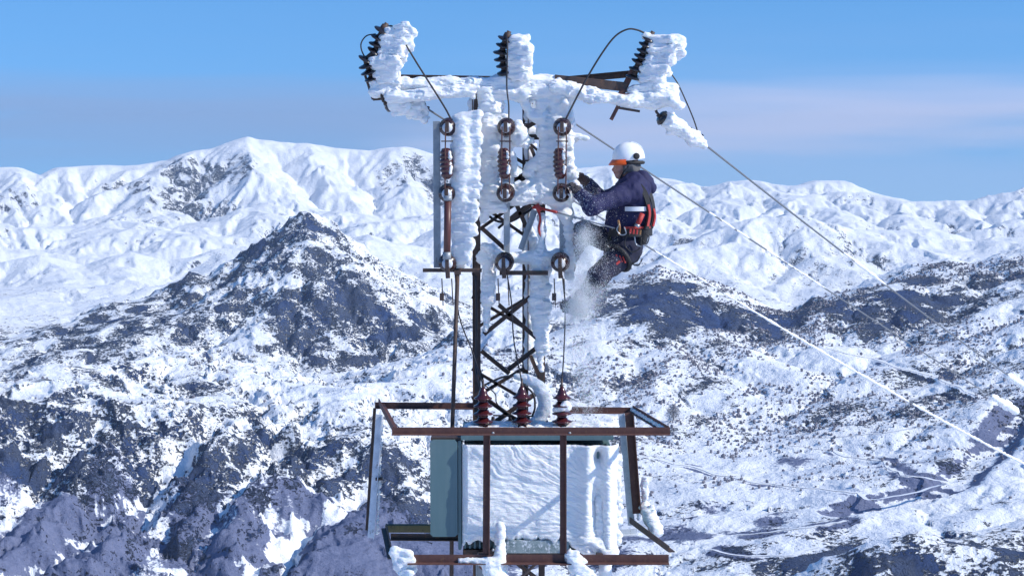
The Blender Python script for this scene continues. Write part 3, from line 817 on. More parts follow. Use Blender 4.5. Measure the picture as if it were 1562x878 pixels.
GALV = steel('galvanised_steel', (0.26, 0.29, 0.32), (0.36, 0.39, 0.42), (0.14, 0.11, 0.09), 0.15, 0.5, 0.3)
FROST = steel('frosted_steel', (0.50, 0.55, 0.62), (0.68, 0.72, 0.78), (0.20, 0.17, 0.16), 0.2, 0.6)
OLIVE = steel('mossy_channel', (0.14, 0.125, 0.05), (0.10, 0.09, 0.045), (0.05, 0.045, 0.03), 0.3, 0.7)
m = Mat('brown_porcelain'); v = m.coord(); m.set(Base_Color=m.mix(m.noise(v, 20), (0.022, 0.011, 0.011), (0.045, 0.018, 0.017)), Roughness=0.22, Coat_Weight=0.4); PORC = m.m
m = Mat('red_porcelain'); v = m.coord(); m.set(Base_Color=m.mix(m.noise(v, 20), (0.075, 0.011, 0.014), (0.045, 0.008, 0.010)), Roughness=0.22, Coat_Weight=0.4); REDP = m.m
m = Mat('dark_glass_disc'); v = m.coord(); m.set(Base_Color=m.mix(m.noise(v, 20), (0.012, 0.010, 0.012), (0.03, 0.022, 0.022)), Roughness=0.18, Coat_Weight=0.3); DISC = m.m
m = Mat('fuse_tube_brown'); v = m.coord(); m.set(Base_Color=m.mix(m.noise(v, 12), (0.085, 0.028, 0.026), (0.12, 0.045, 0.04)), Roughness=0.45); FUSE = m.m
m = Mat('grey_green_paint'); v = m.coord(); a = m.noise(v, 5, 5, .6); b = m.noise(m.coord((1, 1, 0.12)), 25, 4)
m.set(Base_Color=m.mix(m.step(b, .35, .75), m.mix(a, (0.085, 0.155, 0.175), (0.10, 0.18, 0.195)), (0.115, 0.185, 0.20)), Roughness=0.42); m.bump(m.noise(v, 9, 3), 0.004, 0.3); PAINT = m.m
m = Mat('wire_black'); m.set(Base_Color=(0.022, 0.02, 0.024), Roughness=0.55); WIRE = m.m
m = Mat('wire_aluminium'); v = m.coord(); m.set(Base_Color=m.mix(m.noise(v, 40), (0.10, 0.11, 0.13), (0.20, 0.21, 0.23)), Roughness=0.5); ALUW = m.m
# ------------------------------------------------------------------ lattice tower
YT, YB = 15.5, 15.96
gz = 0.0
def down(px, py, Y, z):
    p = at(px, py, Y); return Vector((p.x, p.y, z))
tower = thing('lattice_tower', 'slim steel lattice tower coated in thick white rime ice', 'tower', down(777, 500, 15.73, gz))
legs = []
for px, py_, Y, fs in ((733, 138, YT, 1), (822, 138, YT, -1), (721, 142, YB, 1), (806, 142, YB, -1)):
    top = at(px, py_, Y); b = down(px, 500, Y, gz - 0.7)
    MB().angle(b, Vector((b.x, b.y, top.z)), 0.052, 0.007, Vector((0, 1 if Y == YT else -1, 0)), fs, 1).build('leg', DARK, tower)
def brace(a, b, Y, w=0.036, mat=DARK):
    p, q = (at(*a, Y[0]), at(*b, Y[1])) if isinstance(Y, tuple) else (at(*a, Y), at(*b, Y))
    MB().angle(p, q, w, 0.006, Vector((0, -1, 0)), 1, 1).build('brace', mat, tower)
for a, b in [((736, 507), (808, 449)), ((763, 462), (822, 514)), ((736, 532), (779, 567)), ((822, 531), (777, 566)), ((738, 346), (776, 380)), ((766, 340), (808, 310)), ((789, 306), (809, 352)),
             ((738, 296), (822, 250)), ((738, 236), (822, 284)), ((738, 226), (822, 180)), ((736, 600), (822, 660)), ((822, 600), (736, 660)), ((733, 700), (822, 770)), ((822, 700), (733, 770)), ((733, 810), (822, 880)), ((822, 810), (733, 880)), ((733, 920), (822, 1000)), ((822, 920), (733, 1000))]:
    brace(a, b, YT - 0.012)
for a, b in [((721, 500), (806, 450)), ((721, 450), (806, 500)), ((721, 560), (806, 610)), ((806, 560), (721, 610)), ((721, 300), (806, 360)), ((806, 300), (721, 360)), ((721, 200), (806, 250)), ((721, 750), (806, 810)), ((806, 750), (721, 810)), ((721, 880), (806, 950)), ((806, 880), (721, 950))]:
    brace(a, b, YB + 0.012, 0.028)
for py_ in (262, 330, 460, 580, 700, 860, 1020):          # side faces
    brace((733, py_), (721, py_ - 40), (YT, YB), 0.03); brace((822, py_), (806, py_ - 40), (YT, YB), 0.03)
brace((820, 322), (799, 382), YT - 0.05, 0.05, GALV)
def rail(a, b, Y, w=0.045, mat=DARK): MB().bar(at(*a, Y), at(*b, Y), w, w).build('cross_bar', mat, tower)
rail((645, 412), (735, 412), 15.28, 0.03); rail((762, 416), (836, 416), 15.34, 0.035); rail((733, 209), (822, 209), YT + .03); rail((733, 300), (822, 300), YT + .03); rail((733, 396), (822, 396), YT + .03)
MB().bar(at(734, 139, YT), at(734, 172, YT - 0.02), 0.02, 0.02).build('bracket', DARK, tower)
MB().bar(at(729, 152, YT), at(738, 180, YT - .02), 0.016, 0.016).build('bracket', DARK, tower)
MB().bar(at(826, 146, YT), at(825, 188, YT), 0.022, 0.022).bar(at(792, 190, YT), at(825, 188, YT), .014, .014).build('bracket', DARK, tower)
MB().bar(at(802, 213, YT), at(827, 236, YT), 0.02, 0.02).bar(at(826, 231, YT), at(826, 246, YT), .02, .03).bar(at(800, 245, YT), at(827, 245, YT), .014, .014).build('bracket', DARK, tower)
c = []
Yi = YT - 0.06
def cap(a, b, r0, r1=None, Y=Yi, Y1=None): return (at(*a, Y), at(*b, Y1 if Y1 else Y), r0, r1 if r1 else r0)
c += [cap((738, 140), (870, 142), .055), cap((742, 150), (748, 230), .075), cap((748, 230), (746, 300), .09, .075), cap((746, 300), (737, 336), .075, .03), cap((852, 150), (850, 240), .088), cap((850, 240), (846, 300), .095, .08),
      cap((846, 300), (862, 330), .075, .05), cap((864, 310), (868, 420), .05, .04, Yi), cap((758, 205), (802, 218), .05, .045), cap((772, 215), (776, 300), .05, .05, Yi + .02), cap((786, 302), (852, 262), .045, .06),
      cap((770, 300), (850, 296), .065), cap((735, 394), (866, 392), .05), cap((740, 378), (775, 396), .04), cap((746, 400), (745, 455), .06, .055), cap((744, 455), (741, 505), .04, .012),
      cap((822, 395), (820, 470), .068, .068), cap((820, 470), (824, 545), .065, .03), cap((824, 545), (826, 565), .026, .018), cap((815, 455), (830, 425), .03), cap((760, 160), (742, 180), .06), cap((800, 158), (818, 184), .034, .028), cap((884, 210), (850, 222), .02, .05), cap((828, 150), (830, 205), .055, .05), cap((830, 205), (834, 250), .045, .06), cap((834, 250), (828, 300), .06, .05), cap((826, 330), (827, 395), .028, .04), cap((790, 206), (812, 214), .03, .03), cap((803, 262), (838, 232), .04, .05)]
c += feathers(at(740, 150, Yi), at(742, 320, Yi), .16, .026, 36, .5, jit=.03) + feathers(at(850, 150, Yi), at(850, 320, Yi), .13, .028, 40, .5, jit=.035) + feathers(at(738, 142, Yi), at(868, 142, Yi), .1, .028, 26, .6) \
   + feathers(at(826, 400, Yi), at(826, 540, Yi), .07, .02, 22, .5) + feathers(at(740, 394, Yi), at(860, 392, Yi), .07, .02, 20, .6) + feathers(at(766, 302, Yi), at(850, 275, Yi), .08, .024, 18, .6, jit=.03)
sdf_mesh('rime_ice', c, 0.0095, ICE, tower, 0.04, rime_disp(.022, 19), label='lumpy white rime packed onto the upper lattice')
c = feathers(at(722, 150, YB), at(722, 330, YB), .12, .032, 16, .5, core=.045) + feathers(at(806, 150, YB), at(806, 560, YB), .09, .03, 26, .5, core=.035) + feathers(at(721, 300, YB), at(806, 300, YB), .1, .03, 10, .5)
sdf_mesh('rime_ice', c, 0.016, ICE, tower, 0.04, rime_disp(.022, 17))

# ------------------------------------------------------------------ crossarm
arm = thing('crossarm', 'wide steel crossarm caked in rime at the tower top', 'crossarm', at(775, 140, 15.7))
def abar(a, b, Y, w, h, Y1=None, mat=DARK, nm='beam'): return MB().bar(at(*a, Y), at(*b, Y1 or Y), w, h).build(nm, mat, arm)
MB().angle(at(606, 114, 15.85), at(846, 118, 15.85), .06, .008, None, 1, -1).build('beam', DARK, arm)
MB().angle(at(844, 119, 15.85), at(962, 108, 15.62), .055, .008, None, 1, -1).build('beam', DARK, arm)
abar((846, 121), (956, 133), 15.42, .05, .075); abar((600, 133), (850, 128), 15.5, .05, .06)
abar((588, 150), (722, 138), 15.38, .03, .03); abar((840, 134), (1000, 163), 15.38, .03, .03)
abar((965, 108), (950, 139), 15.42, .03, .05, nm='end_plate', mat=RUST); abar((952, 136), (942, 152), 15.4, .03, .05, nm='end_plate', mat=RUST); abar((945, 145), (962, 146), 15.36, .025, .03, nm='end_plate', mat=RUST)
abar((949, 150), (932, 183), 15.36, .022, .03, nm='end_plate', mat=RUST); abar((940, 164), (976, 170), 15.36, .02, .02, nm='end_plate')
abar((556, 112), (569, 152), 15.45, .02, .025, nm='end_plate'); abar((569, 152), (594, 150), 15.45, .02, .02, nm='end_plate')
abar((955, 139), (1000, 147), 15.42, .02, .02, nm='end_plate')
c = feathers(at(604, 130, 15.46), at(850, 128, 15.46), .085, .026, 62, .55, core=.05) + feathers(at(594, 149, 15.33), at(722, 138, 15.36), .06, .02, 34, .6, core=.038)
c += [cap((690, 130), (760, 132), .05, .065, 15.46), cap((640, 128), (700, 131), .048, .055, 15.46), cap((570, 128), (600, 132), .035, .05, 15.42), cap((572, 140), (600, 138), .05, .035, 15.42), cap((760, 125), (850, 126), .065, .06, 15.46)]
sdf_mesh('rime_ice', c, 0.0095, ICE, arm, 0.036, rime_disp(.022, 21), label='rime crust along the arm over the stacked discs')
c = feathers(at(846, 137, 15.36), at(962, 156, 15.35), .075, .022, 44, .55, core=.042) + [cap((850, 130), (900, 140), .055, .04, 15.4), cap((900, 140), (965, 152), .035, .03, 15.38)]
c += feathers(at(966, 142, 15.4), at(1026, 150, 15.4), .12, .032, 22, .6, core=.06, jit=.03) + [cap((965, 150), (1012, 158), .05, .03, 15.38), cap((992, 130), (1025, 138), .07, .045, 15.4), cap((936, 175), (952, 180), .02, .03, 15.36), cap((955, 155), (1000, 160), .04, .03, 15.37)]
sdf_mesh('rime_ice', c, 0.0095, ICE, arm, 0.034, rime_disp(.022, 21), label='rime crust along the arm towards the worker side')

# ------------------------------------------------------------------ insulators on the crossarm
def sheds(mb_name, centers, axis, rads, mat, parent, thick=0.034, n=24):
    for cpt, rd_ in zip(centers, rads):
        MB().lathe(V3(cpt) - V3(axis).normalized() * thick * .5, axis, [(0, .03), (0.001, rd_ * .55), (thick * .25, rd_ * .92), (thick * .45, rd_), (thick * .62, rd_ * .95), (thick * .9, rd_ * .5), (thick * 1.1, .03)], n).build(mb_name, mat, parent)
def pin_insulator(label, discs, Y, rad, ice, group='disc insulators standing on the crossarm'):
    base = at(*discs[-1], Y); t = thing('pin_insulator', label, 'insulator', base, group)
    P = [at(*d, Y) for d in discs]
    MB().tube(curve_pts(P[::-1], 4), .024, 10).build('pin', DARK, t)
    for i, p in enumerate(P):
        ax = (P[max(i - 1, 0)] - P[min(i + 1, len(P) - 1)]); ax = ax.normalized() + Vector((0, -.25, 0))
        sheds('shed', [p], ax, [rad * (.9 + .2 * rr_.random())], DISC, t)
    MB().lathe(P[0], P[0] - P[1], [(0, .03), (.02, .034), (.05, .03), (.055, .018), (.07, .018)], 12).build('top_clamp', DARK, t)
    sdf_mesh('rime_ice', ice, 0.009, ICE, t, 0.024, rime_disp(.018, 23, .25)); return t
L_d = [(584, 47), (578, 58), (575, 68), (572, 79), (559, 91), (561, 100), (564, 109), (568, 119)]
c = []
for i, (x, y) in enumerate(L_d): c += feathers(at(x + 8, y - 1, 15.40), at(x + 12, y + 6, 15.40), [.19, .24, .23, .2, .22, .2, .17, .15][i], .026, 9, .22, wind=(.96, -.2, [.25, .16, .04, -.02, .05, 0, -.02, 0][i]))
c += [cap((590, 48), (624, 52), .03, .022, 15.4), cap((590, 62), (612, 80), .07, .045, 15.42), cap((588, 90), (604, 125), .07, .06, 15.42)]
pin_insulator('tall stack of dark discs with rime swept sideways at the outer left arm', L_d, 15.43, .074, c)
M_d = [(772, 60), (768, 70), (766, 80), (767, 90), (768, 100), (770, 110)]
c = []
for i, (x, y) in enumerate(M_d): c += feathers(at(x + 11, y - 2, 15.4), at(x + 13, y + 6, 15.4), [.12, .16, .17, .16, .15, .13][i], .03, 8, .25, wind=(.95, -.3, .05))
c += [cap((790, 66), (802, 80), .075, .06, 15.42), cap((790, 85), (800, 112), .08, .075, 15.42)]
pin_insulator('middle disc insulator directly above the lattice tower', M_d, 15.43, .07, c)
R_d = [(990, 60), (985, 69), (982, 78), (979, 87), (975, 95), (970, 106), (967, 118)]
c = []
for i, (x, y) in enumerate(R_d): c += feathers(at(x + 11, y - 3, 15.39), at(x + 13, y + 6, 15.39), [.2, .24, .25, .22, .2, .2, .18][i], .028, 9, .24, wind=(.95, -.25, [.0, -.05, .02, -.05, -.1, .0, 0][i]))
c += [cap((985, 56), (1020, 62), .03, .03, 15.4), cap((1000, 75), (1020, 85), .075, .055, 15.4), cap((995, 95), (1005, 140), .075, .08, 15.4)]
pin_insulator('disc insulator above the worker with rime swept towards the sky', R_d, 15.41, .066, c)

# ------------------------------------------------------------------ strain insulators holding the line wires
WDIR = Vector((0.543, 1.0, -0.344)).normalized()
def strain(label, a, b, Y, Y1, n, ice, rad=.055):
    p, q = at(*a, Y), at(*b, Y1); t = thing('strain_insulator', label, 'insulator', p, 'strain insulators at the wire ends'); d = (q - p)
    MB().tube([p - d.normalized() * .05, q + d.normalized() * .04], .013, 8).build('core_rod', DARK, t)
    MB().lathe(p - d.normalized() * .03, d, [(0, .02), (.01, .05), (.03, .066), (.05, .05), (.07, .02)], 16).build('end_cap', DISC, t)
    for i in range(n): sheds('shed', [p.lerp(q, (i + .6) / n)], d, [rad], DISC, t, .03)
    MB().tube([p - d.normalized() * .02, p - d.normalized() * .06 + Vector((0, 0, .02)), p - d.normalized() * .08 + Vector((0, 0, .09))], .012, 8).build('shackle', DARK, t)
    sdf_mesh('rime_ice', ice, 0.009, ICE, t, .02, rime_disp(.02, 22)); return q
c = feathers(at(602, 158, 15.38), at(640, 166, 15.5), .1, .026, 26, .7, wind=(.5, -.4, -.6), core=.06) + [cap((612, 160), (640, 160), .055, .05, 15.42), cap((606, 165), (632, 172), .045, .03, 15.4)]
strain('iced strain insulator hanging under the outer left arm', (594, 159), (648, 164), 15.42, 15.62, 6, c, .056)
c = feathers(at(1018, 184, 15.4), at(1062, 214, 15.5), .07, .028, 24, .8, wind=(.4, -.5, .2), core=.058) + [cap((1020, 186), (1040, 198), .062, .058, 15.4, 15.46), cap((1040, 198), (1060, 212), .055, .05, 15.46, 15.5), cap((1066, 214), (1072, 219), .05, .042, 15.5)]
strain('iced strain insulator hanging out beyond the worker', (1010, 180), (1070, 216), 15.4, 15.55, 7, c, .058)
c = feathers(at(800, 150, 16.02), at(848, 172, 16.1), .06, .024, 12, .7, core=.045)
strain('iced strain insulator half hidden behind the tower top', (795, 146), (856, 174), 16.0, 16.15, 6, c, .05)

# ------------------------------------------------------------------ fuse switches: three columns of insulators on the tower face
m = Mat('maroon_porcelain'); v = m.coord(); m.set(Base_Color=m.mix(m.noise(v, 20), (0.075, 0.018, 0.018), (0.045, 0.012, 0.013)), Roughness=0.25, Coat_Weight=0.4); PORC2 = m.m
def post_ins(x, y, Y0, L_, r, parent, tag_=None):
    """post insulator pointing at the viewer, seen end on"""
    p = at(x, y, Y0); ax = Vector((-.05, -1, -.06))
    pr = [(0, r * .62)]
    k = 4
    for i in range(k):
        s_ = L_ * (i + .15) / k; e = L_ / k
        pr += [(s_, r * .62), (s_ + e * .3, r * (1.0 if i % 2 == 0 else .92)), (s_ + e * .5, r * (.98 if i % 2 == 0 else .9)), (s_ + e * .75, r * .62)]
    pr += [(L_, r * .6), (L_ + .002, r * .45)]
    o = MB().lathe(p, ax, pr, 24).build('insulator', PORC, parent)
    MB().lathe(p + ax.normalized() * (L_ - .004), ax, [(0, r * .56), (.012, r * .56), (.02, r * .46), (.034, r * .42), (.036, r * .2)], 16).build('metal_cap', FROST, o)
    f_ = p + ax.normalized() * (L_ + .035)
    MB().bar(f_ + Vector((0, 0, -.035)), f_ + Vector((0, 0, .05)), .03, .022, Vector((0, -1, 0))).build('terminal', DARK, o)
    return f_
def fuse_switch(label, x, dx, fuse, base, ice):
    t = thing('fuse_switch', label, 'fuse switch', at(x, 412, 15.3), 'fuse switches on the tower face')
    if base: MB().bar(at(666, 185, 15.36), at(667, 408, 15.36), .058, .03).build('base_channel', GALV, t)
    else: MB().bar(at(x, 180, 15.42), at(x, 412, 15.42), .05, .03).build('base_channel', GALV, t)
    tip = {y: post_ins(x + (dx if y > 350 else 0) + (-1 if y in (293,) else 0), y, 15.36, .16, .074 if y < 350 else .078, t) for y in (193, 293, 398)}
    a, b = tip[193], tip[293]
    for s_ in ((-.028, .036) if not base else (-.012,)):
        MB().bar(a + Vector((s_, -.004, .01)), b + Vector((s_, -.004, 0)), .0105, .008, Vector((0, -1, 0))).build('contact_rod', RUST, t)
    for f_ in (.2,): MB().bar(a.lerp(b, f_) + Vector((-.045, -.012, 0)), a.lerp(b, f_) + Vector((.05, -.012, 0)), .012, .01).build('rung', DARK, t)
    # ribbed barrel between the contacts
    q = at(x - 5, 226, 15.22); ax = Vector((.04, -.12, -1)).normalized(); LB = .25
    pr = [(0, .02), (.005, .034)]
    for i in range(6): s_ = .02 + i * .036; rb_ = .046 + .012 * math.sin(math.pi * (i + .5) / 6); pr += [(s_, rb_ * .82), (s_ + .012, rb_), (s_ + .02, rb_ * .98), (s_ + .03, rb_ * .8)]
    pr += [(LB - .01, .034), (LB, .02)]
    MB().lathe(q, ax, pr, 20).build('barrel', FUSE if False else PORC2, t)
    MB().bar(q + ax * LB * .5, q + ax * LB * .5 + Vector((0, .16, 0)), .03, .03).build('barrel_bracket', DARK, t)
    sdf_mesh('rime_ice', [(q + ax * .03 + Vector((.03, -.035, 0)), q + ax * .08 + Vector((.034, -.04, 0)), .012, .016), (q + ax * .15 + Vector((.036, -.036, 0)), q + ax * .2 + Vector((.03, -.04, 0)), .016, .012), (q + ax * .08 + Vector((.034, -.03, 0)), q + ax * .15 + Vector((.036, -.03, 0)), .01, .01)], .006, ICE, t, .01, rime_disp(.008, 40))
    if fuse:
        c0, c1 = tip[293] + Vector((.012, -.02, -.04)), tip[398] + Vector((0, -.02, .05))
        fo = MB().tube([c0, c1], .029, 16).build('fuse_tube', FUSE, t, 'long brown fuse tube')
        MB().tube([c0 + Vector((0, 0, .03)), c0 + Vector((0, 0, -.01))], .034, 16).build('ferrule', GALV, fo)
        MB().tube([c1 + Vector((0, 0, .05)), c1 + Vector((0, 0, -.01))], .034, 16).build('ferrule', GALV, fo)
    # bottom jaw and thin dropper rods
    e = tip[398]
    MB().bar(e + Vector((0, .01, -.02)), e + Vector((.006, .03, -.11)), .035, .05).build('lower_jaw', DARK, t)
    for s_ in (-.045, .035): MB().bar(e + Vector((s_, .06, -.12)), e + Vector((s_ + .01, .06, -.34)), .009, .009).build('dropper_rod', DARK, t)
    MB().bar(e + Vector((-.045, .06, -.24)), e + Vector((-.045, .06, -.3)), .035, .03).build('dropper_weight', DARK, t)
    sdf_mesh('rime_ice', ice, .009, ICE, t, .022, rime_disp(.014, 24, .22)); return t, tip
Yl = 15.28
c = [cap((708, 190), (708, 250), .1, .1, Yl), cap((708, 250), (706, 300), .095, .085, Yl), cap((704, 300), (700, 400), .07, .06, Yl + .04), cap((676, 300), (678, 392), .03, .03, Yl + .08)]
for k_ in range(40):
    yy = 178 + k_ * 5.6; wd = 46 if yy < 300 else 46 - (yy - 300) * .23
    y1 = yy + rr_.uniform(-3, 3)
    c.append((at(697, y1 + 4, Yl), at(697 + wd * rr_.uniform(.62, .8), y1 + rr_.uniform(-5, 3), Yl - .06), .045, rr_.uniform(.02, .034)))
swL, tipL = fuse_switch('fuse switch with long brown tube and thick ice slab on its side', 685, 0, True, True, c)
c = feathers(at(776, 190, 15.38), at(790, 215, 15.38), .09, .028, 14, .5, core=.045) + [cap((780, 235), (785, 265), .035, .04, 15.38), cap((772, 285), (780, 300), .04, .03, 15.4)] + [cap((748, 380), (765, 396), .05, .03, 15.42)]
swM, tipM = fuse_switch('middle fuse switch of the three on the tower face', 773, -3, False, False, c)
c = feathers(at(866, 250, 15.38), at(874, 300, 15.38), .05, .024, 14, .5, core=.03) + [cap((868, 200), (872, 260), .03, .03, 15.38), cap((868, 205), (896, 212), .035, .02, 15.4), cap((862, 292), (868, 300), .035, .03, 15.24)]
swR, tipR = fuse_switch('fuse switch nearest the worker and his gloves', 858, -3, False, False, c)
# ------------------------------------------------------------------ transformer
YF = 14.66
FROSTG = steel('frosted_green_paint', (0.30, 0.36, 0.37), (0.14, 0.20, 0.21), (0.75, 0.78, 0.82), 0.45, 0.7)
tr = thing('transformer', 'grey green pole transformer with its front buried in ribbed ice', 'transformer', at(800, 846, 15.0))
def tb(px0, py0, px1, py1, Y0, Y1, nm, mat, par=None, ch=.01, label=None):
    """box whose front face spans two photo corners at depth Y0, reaching back to Y1"""
    a, b = at(px0, py0, Y0), at(px1, py1, Y0); cx_, w = (a.x + b.x) / 2, abs(b.x - a.x); cz, h = (a.z + b.z) / 2, abs(a.z - b.z)
    return MB().bar(Vector((cx_, Y0, cz)), Vector((cx_, Y1, cz)), w, h, Vector((0, 0, 1)), ch).build(nm, mat, par or tr, label)
tb(708, 676, 930, 838, 14.84, 15.36, 'tank', PAINT)
pa = tb(656, 671, 698, 818, 14.70, 15.22, 'end_radiator', PAINT, None, .02, 'clean grey green end panel free of ice')
tb(698.5, 672, 704, 838, 14.72, 15.2, 'radiator_edge', PAINT, pa, .008)
tb(657, 667, 705, 671, 14.74, 15.24, 'radiator_cap', DARK, pa, .005)
for k_ in range(30):
    x0 = 708 + k_ * 7.5; tb(x0, 680, x0 + 2.4, 836, 14.70, 14.838, 'cooling_fin', PAINT, None, .003)
tb(703, 664, 936, 671, 14.70, 15.42, 'lid', PAINT, None, .006)
for k_ in range(11):
    x0 = 716 + k_ * 21; MB().lathe(at(x0, 664, 14.74), (0, 0, 1), [(0, .016), (.012, .016), (.013, .009), (.03, .009)], 6).build('lid_bolt', GALV, tr)
tb(772, 824, 868, 843, 14.66, 14.699, 'bottom_plate', FROSTG, None, .004)
tb(706, 838, 930, 846, 14.78, 15.4, 'base_channel', DARK, None, .006)
tb(926, 690, 934, 800, 14.86, 15.25, 'end_rib', PAINT, None, .006)
# high voltage bushings
def bushing(x, y0, y1, Y, label):
    b, t_ = at(x, y0, Y), at(x, y1, Y); L_ = t_.z - b.z; n = 5
    pr = [(0, .05), (.01, .052)]
    for i in range(n):
        s_ = L_ * (.06 + .8 * i / n); e = L_ * .8 / n; r = .086 - .003 * i
        pr += [(s_, .036), (s_ + e * .30, .046), (s_ + e * .36, r * .97), (s_ + e * .42, r), (s_ + e * .50, r * .97), (s_ + e * .68, .05), (s_ + e, .036)]
    pr += [(L_ * .9, .034), (L_ * .97, .02), (L_, .012)]
    o = MB().lathe(b, (0, 0, 1), pr, 24).build('bushing', REDP, tr, label)
    MB().lathe(t_ - Vector((0, 0, .01)), (0, 0, 1), [(0, .012), (.02, .014), (.03, .008), (.07, .007), (.072, .003)], 10).build('terminal_stud', DARK, o)
    return t_ + Vector((0, 0, .06))
bt = [bushing(737, 664, 590, 15.0, 'dark red ribbed bushing on the radiator side'), bushing(796, 664, 588, 15.0, 'dark red ribbed bushing in the middle'), bushing(857, 664, 589, 15.0, 'dark red ribbed bushing with snow caught on it')]
# low voltage terminals behind
for x in (752, 778, 806, 832):
    o = MB().lathe(at(x, 650, 15.25), (0, 0, 1), [(0, .02), (.02, .026), (.03, .018), (.045, .024), (.055, .016), (.08, .012), (.082, .004)], 12).build('low_voltage_terminal', PORC if x > 820 else DARK, tr)
MB().bar(at(752, 633, 15.25), at(778, 634, 15.25), .012, .012).build('bus_bar', DARK, tr); MB().bar(at(806, 634, 15.25), at(832, 636, 15.25), .012, .012).build('bus_bar', DARK, tr)
# ribbed ice over the fins
nx_, nz_ = 340, 220
a, b = at(704, 678, YF), at(944, 846, YF)
gxs = np.linspace(a.x, b.x, nx_); gzs = np.linspace(b.z, a.z, nz_); GX, GZ = np.meshgrid(gxs, gzs, indexing='ij')
u_ = (GX - a.x) / (b.x - a.x); w_ = (GZ - b.z) / (a.z - b.z)
# rime ribs fan out from the lower right
fx0, fz0 = 1.35, 0.15
ang = np.arctan2((w_ - fz0) * .70, (fx0 - u_)); rad_ = np.hypot((w_ - fz0) * .7, fx0 - u_)
wob = 0.10 * fbm3(u_ * 4, w_ * 4, u_ * 0, 3)
ribs = .55 * vnoise3((ang + wob) * 24, rad_ * 3.2 + 5, 0 * u_) + .6 * vnoise3((ang + wob) * 58, rad_ * 9, 0 * u_ + 3) + .55 * vnoise3((ang + wob) * 110, rad_ * 22, 0 * u_ + 9) + .4 * fbm3(u_ * 40, w_ * 30, 0 * u_ + 1, 2)
lump = fbm3(u_ * 7, w_ * 5, 0 * u_ + 2, 3)
lo_edge = .11 + .06 * vnoise3(u_ * 14, 0 * u_, 0 * u_) + .045 * vnoise3(u_ * 70, 0 * u_ + 4, 0 * u_)           # lower rim of the slab
lo_edge = np.where(u_ > .66, lo_edge * np.clip(1 - (u_ - .66) * 9, -0.2, 1), lo_edge)
ed = np.clip(np.minimum(np.minimum(u_ * 26, (1 - u_) * 18), np.minimum((1 - w_) * 22 + .7, (w_ - lo_edge) * 16 + .2)), 0, 1) ** .5
th = .064 + .0105 * ribs + .02 * lump
th = th - .06 * np.exp(-(((u_ - .855) / .035) ** 2 + ((w_ - .46) / .17) ** 2)) - .10 * np.exp(-(((u_ - .87) / .03) ** 2 + ((w_ - .9) / .06) ** 2)) + .05 * np.exp(-((u_ - .8) / .05) ** 2) + .05 * np.exp(-((u_ - .93) / .045) ** 2)
th = th * ed - .03 * (1 - ed) - .2 * (w_ < lo_edge)
front = np.stack([GX, 14.715 - th, GZ], -1).reshape(-1, 3); back = np.stack([GX, 14.79 + 0 * GX, GZ], -1).reshape(-1, 3)
q_ = [(i * nz_ + k, (i + 1) * nz_ + k, (i + 1) * nz_ + k + 1, i * nz_ + k + 1) for i in range(nx_ - 1) for k in range(nz_ - 1)]
q_ = np.array(q_); keep = (w_ >= lo_edge - .03).reshape(-1)[q_].all(1); q_ = q_[keep]
o0 = np.array(tr.location)
put('ice_slab', raw_mesh('ice_slab', front - o0, q_), ICE, tr, 'slab of wind ribbed ice over the cooling fins')
c = feathers(at(940, 690, 14.74), at(936, 830, 14.74), .05, .02, 30, .8, core=.022) + feathers(at(704, 678, 14.72), at(940, 678, 14.72), .02, .012, 40, .8, wind=(0, -.5, .4)) + [cap((915, 760), (918, 840), .04, .06, 14.68), cap((890, 820), (930, 842), .06, .07, 14.66), cap((925, 840), (922, 900), .06, .05, 14.72)]
sdf_mesh('rime_ice', c, .0115, ICE, tr, .02, rime_disp(.016, 24))
c = []
c = [cap((712, 659), (928, 659), .018, .018, 14.8), cap((712, 649), (925, 649), .02, .02, 15.1), cap((715, 657), (718, 649), .018, .018, 14.8, 15.1), cap((820, 657), (822, 649), .03, .03, 14.8, 15.1), cap((915, 657), (915, 649), .03, .03, 14.8, 15.1)]
for x in range(712, 930, 9): c += [(at(x, 658, 14.76), at(x + 6, 655, 14.88), rr_.uniform(.014, .034), .026), (at(x, 652, 15.0), at(x + 9, 649, 15.1), .03, .03)]
c += feathers(at(756, 660, 15.0), at(850, 662, 15.0), .05, .02, 20, .9, wind=(0, 0, 1)) + [cap((800, 660), (915, 668), .03, .03, 15.1)]
sdf_mesh('snow_cap', c, .011, ICE, tr, .03, rime_disp(.02, 22))
# curved frosted cable guard behind the bushings
arc = curve_pts([at(736, 588, 15.2), at(770, 574, 15.22), (at(800, 576, 15.22)), at(822, 590, 15.22), at(831, 615, 15.22), at(822, 640, 15.22), at(800, 655, 15.22)], 8)
sdf_mesh('rime_ice', [(p, q, .05 if i > 14 else .02 + i * .002, .05 if i > 14 else .022 + i * .002) for i, (p, q) in enumerate(zip(arc[12:-6], arc[13:-5]))], .011, ICE, tr, .02, rime_disp(.012, 24))
MB().tube(arc[:30], .008, 8).build('lead_cable', WIRE, tr)
MB().tube(curve_pts([at(798, 586, 15.05), at(813, 600, 15.02), at(816, 620, 15.02), at(812, 634, 15.1)], 6), .009, 8).build('lead_cable', WIRE, tr)
MB().tube(curve_pts([at(737, 585, 15.02), at(755, 600, 15.1), at(758, 615, 15.12), at(775, 630, 15.2), at(796, 640, 15.25)], 6), .005, 6).build('lead_cable', WIRE, tr)
sdf_mesh('snow_clump', [cap((848, 623), (866, 621), .03, .034, 14.98), cap((858, 620), (862, 616), .03, .03, 14.96)], .009, ICE, tr, .02, rime_disp(.012, 30))

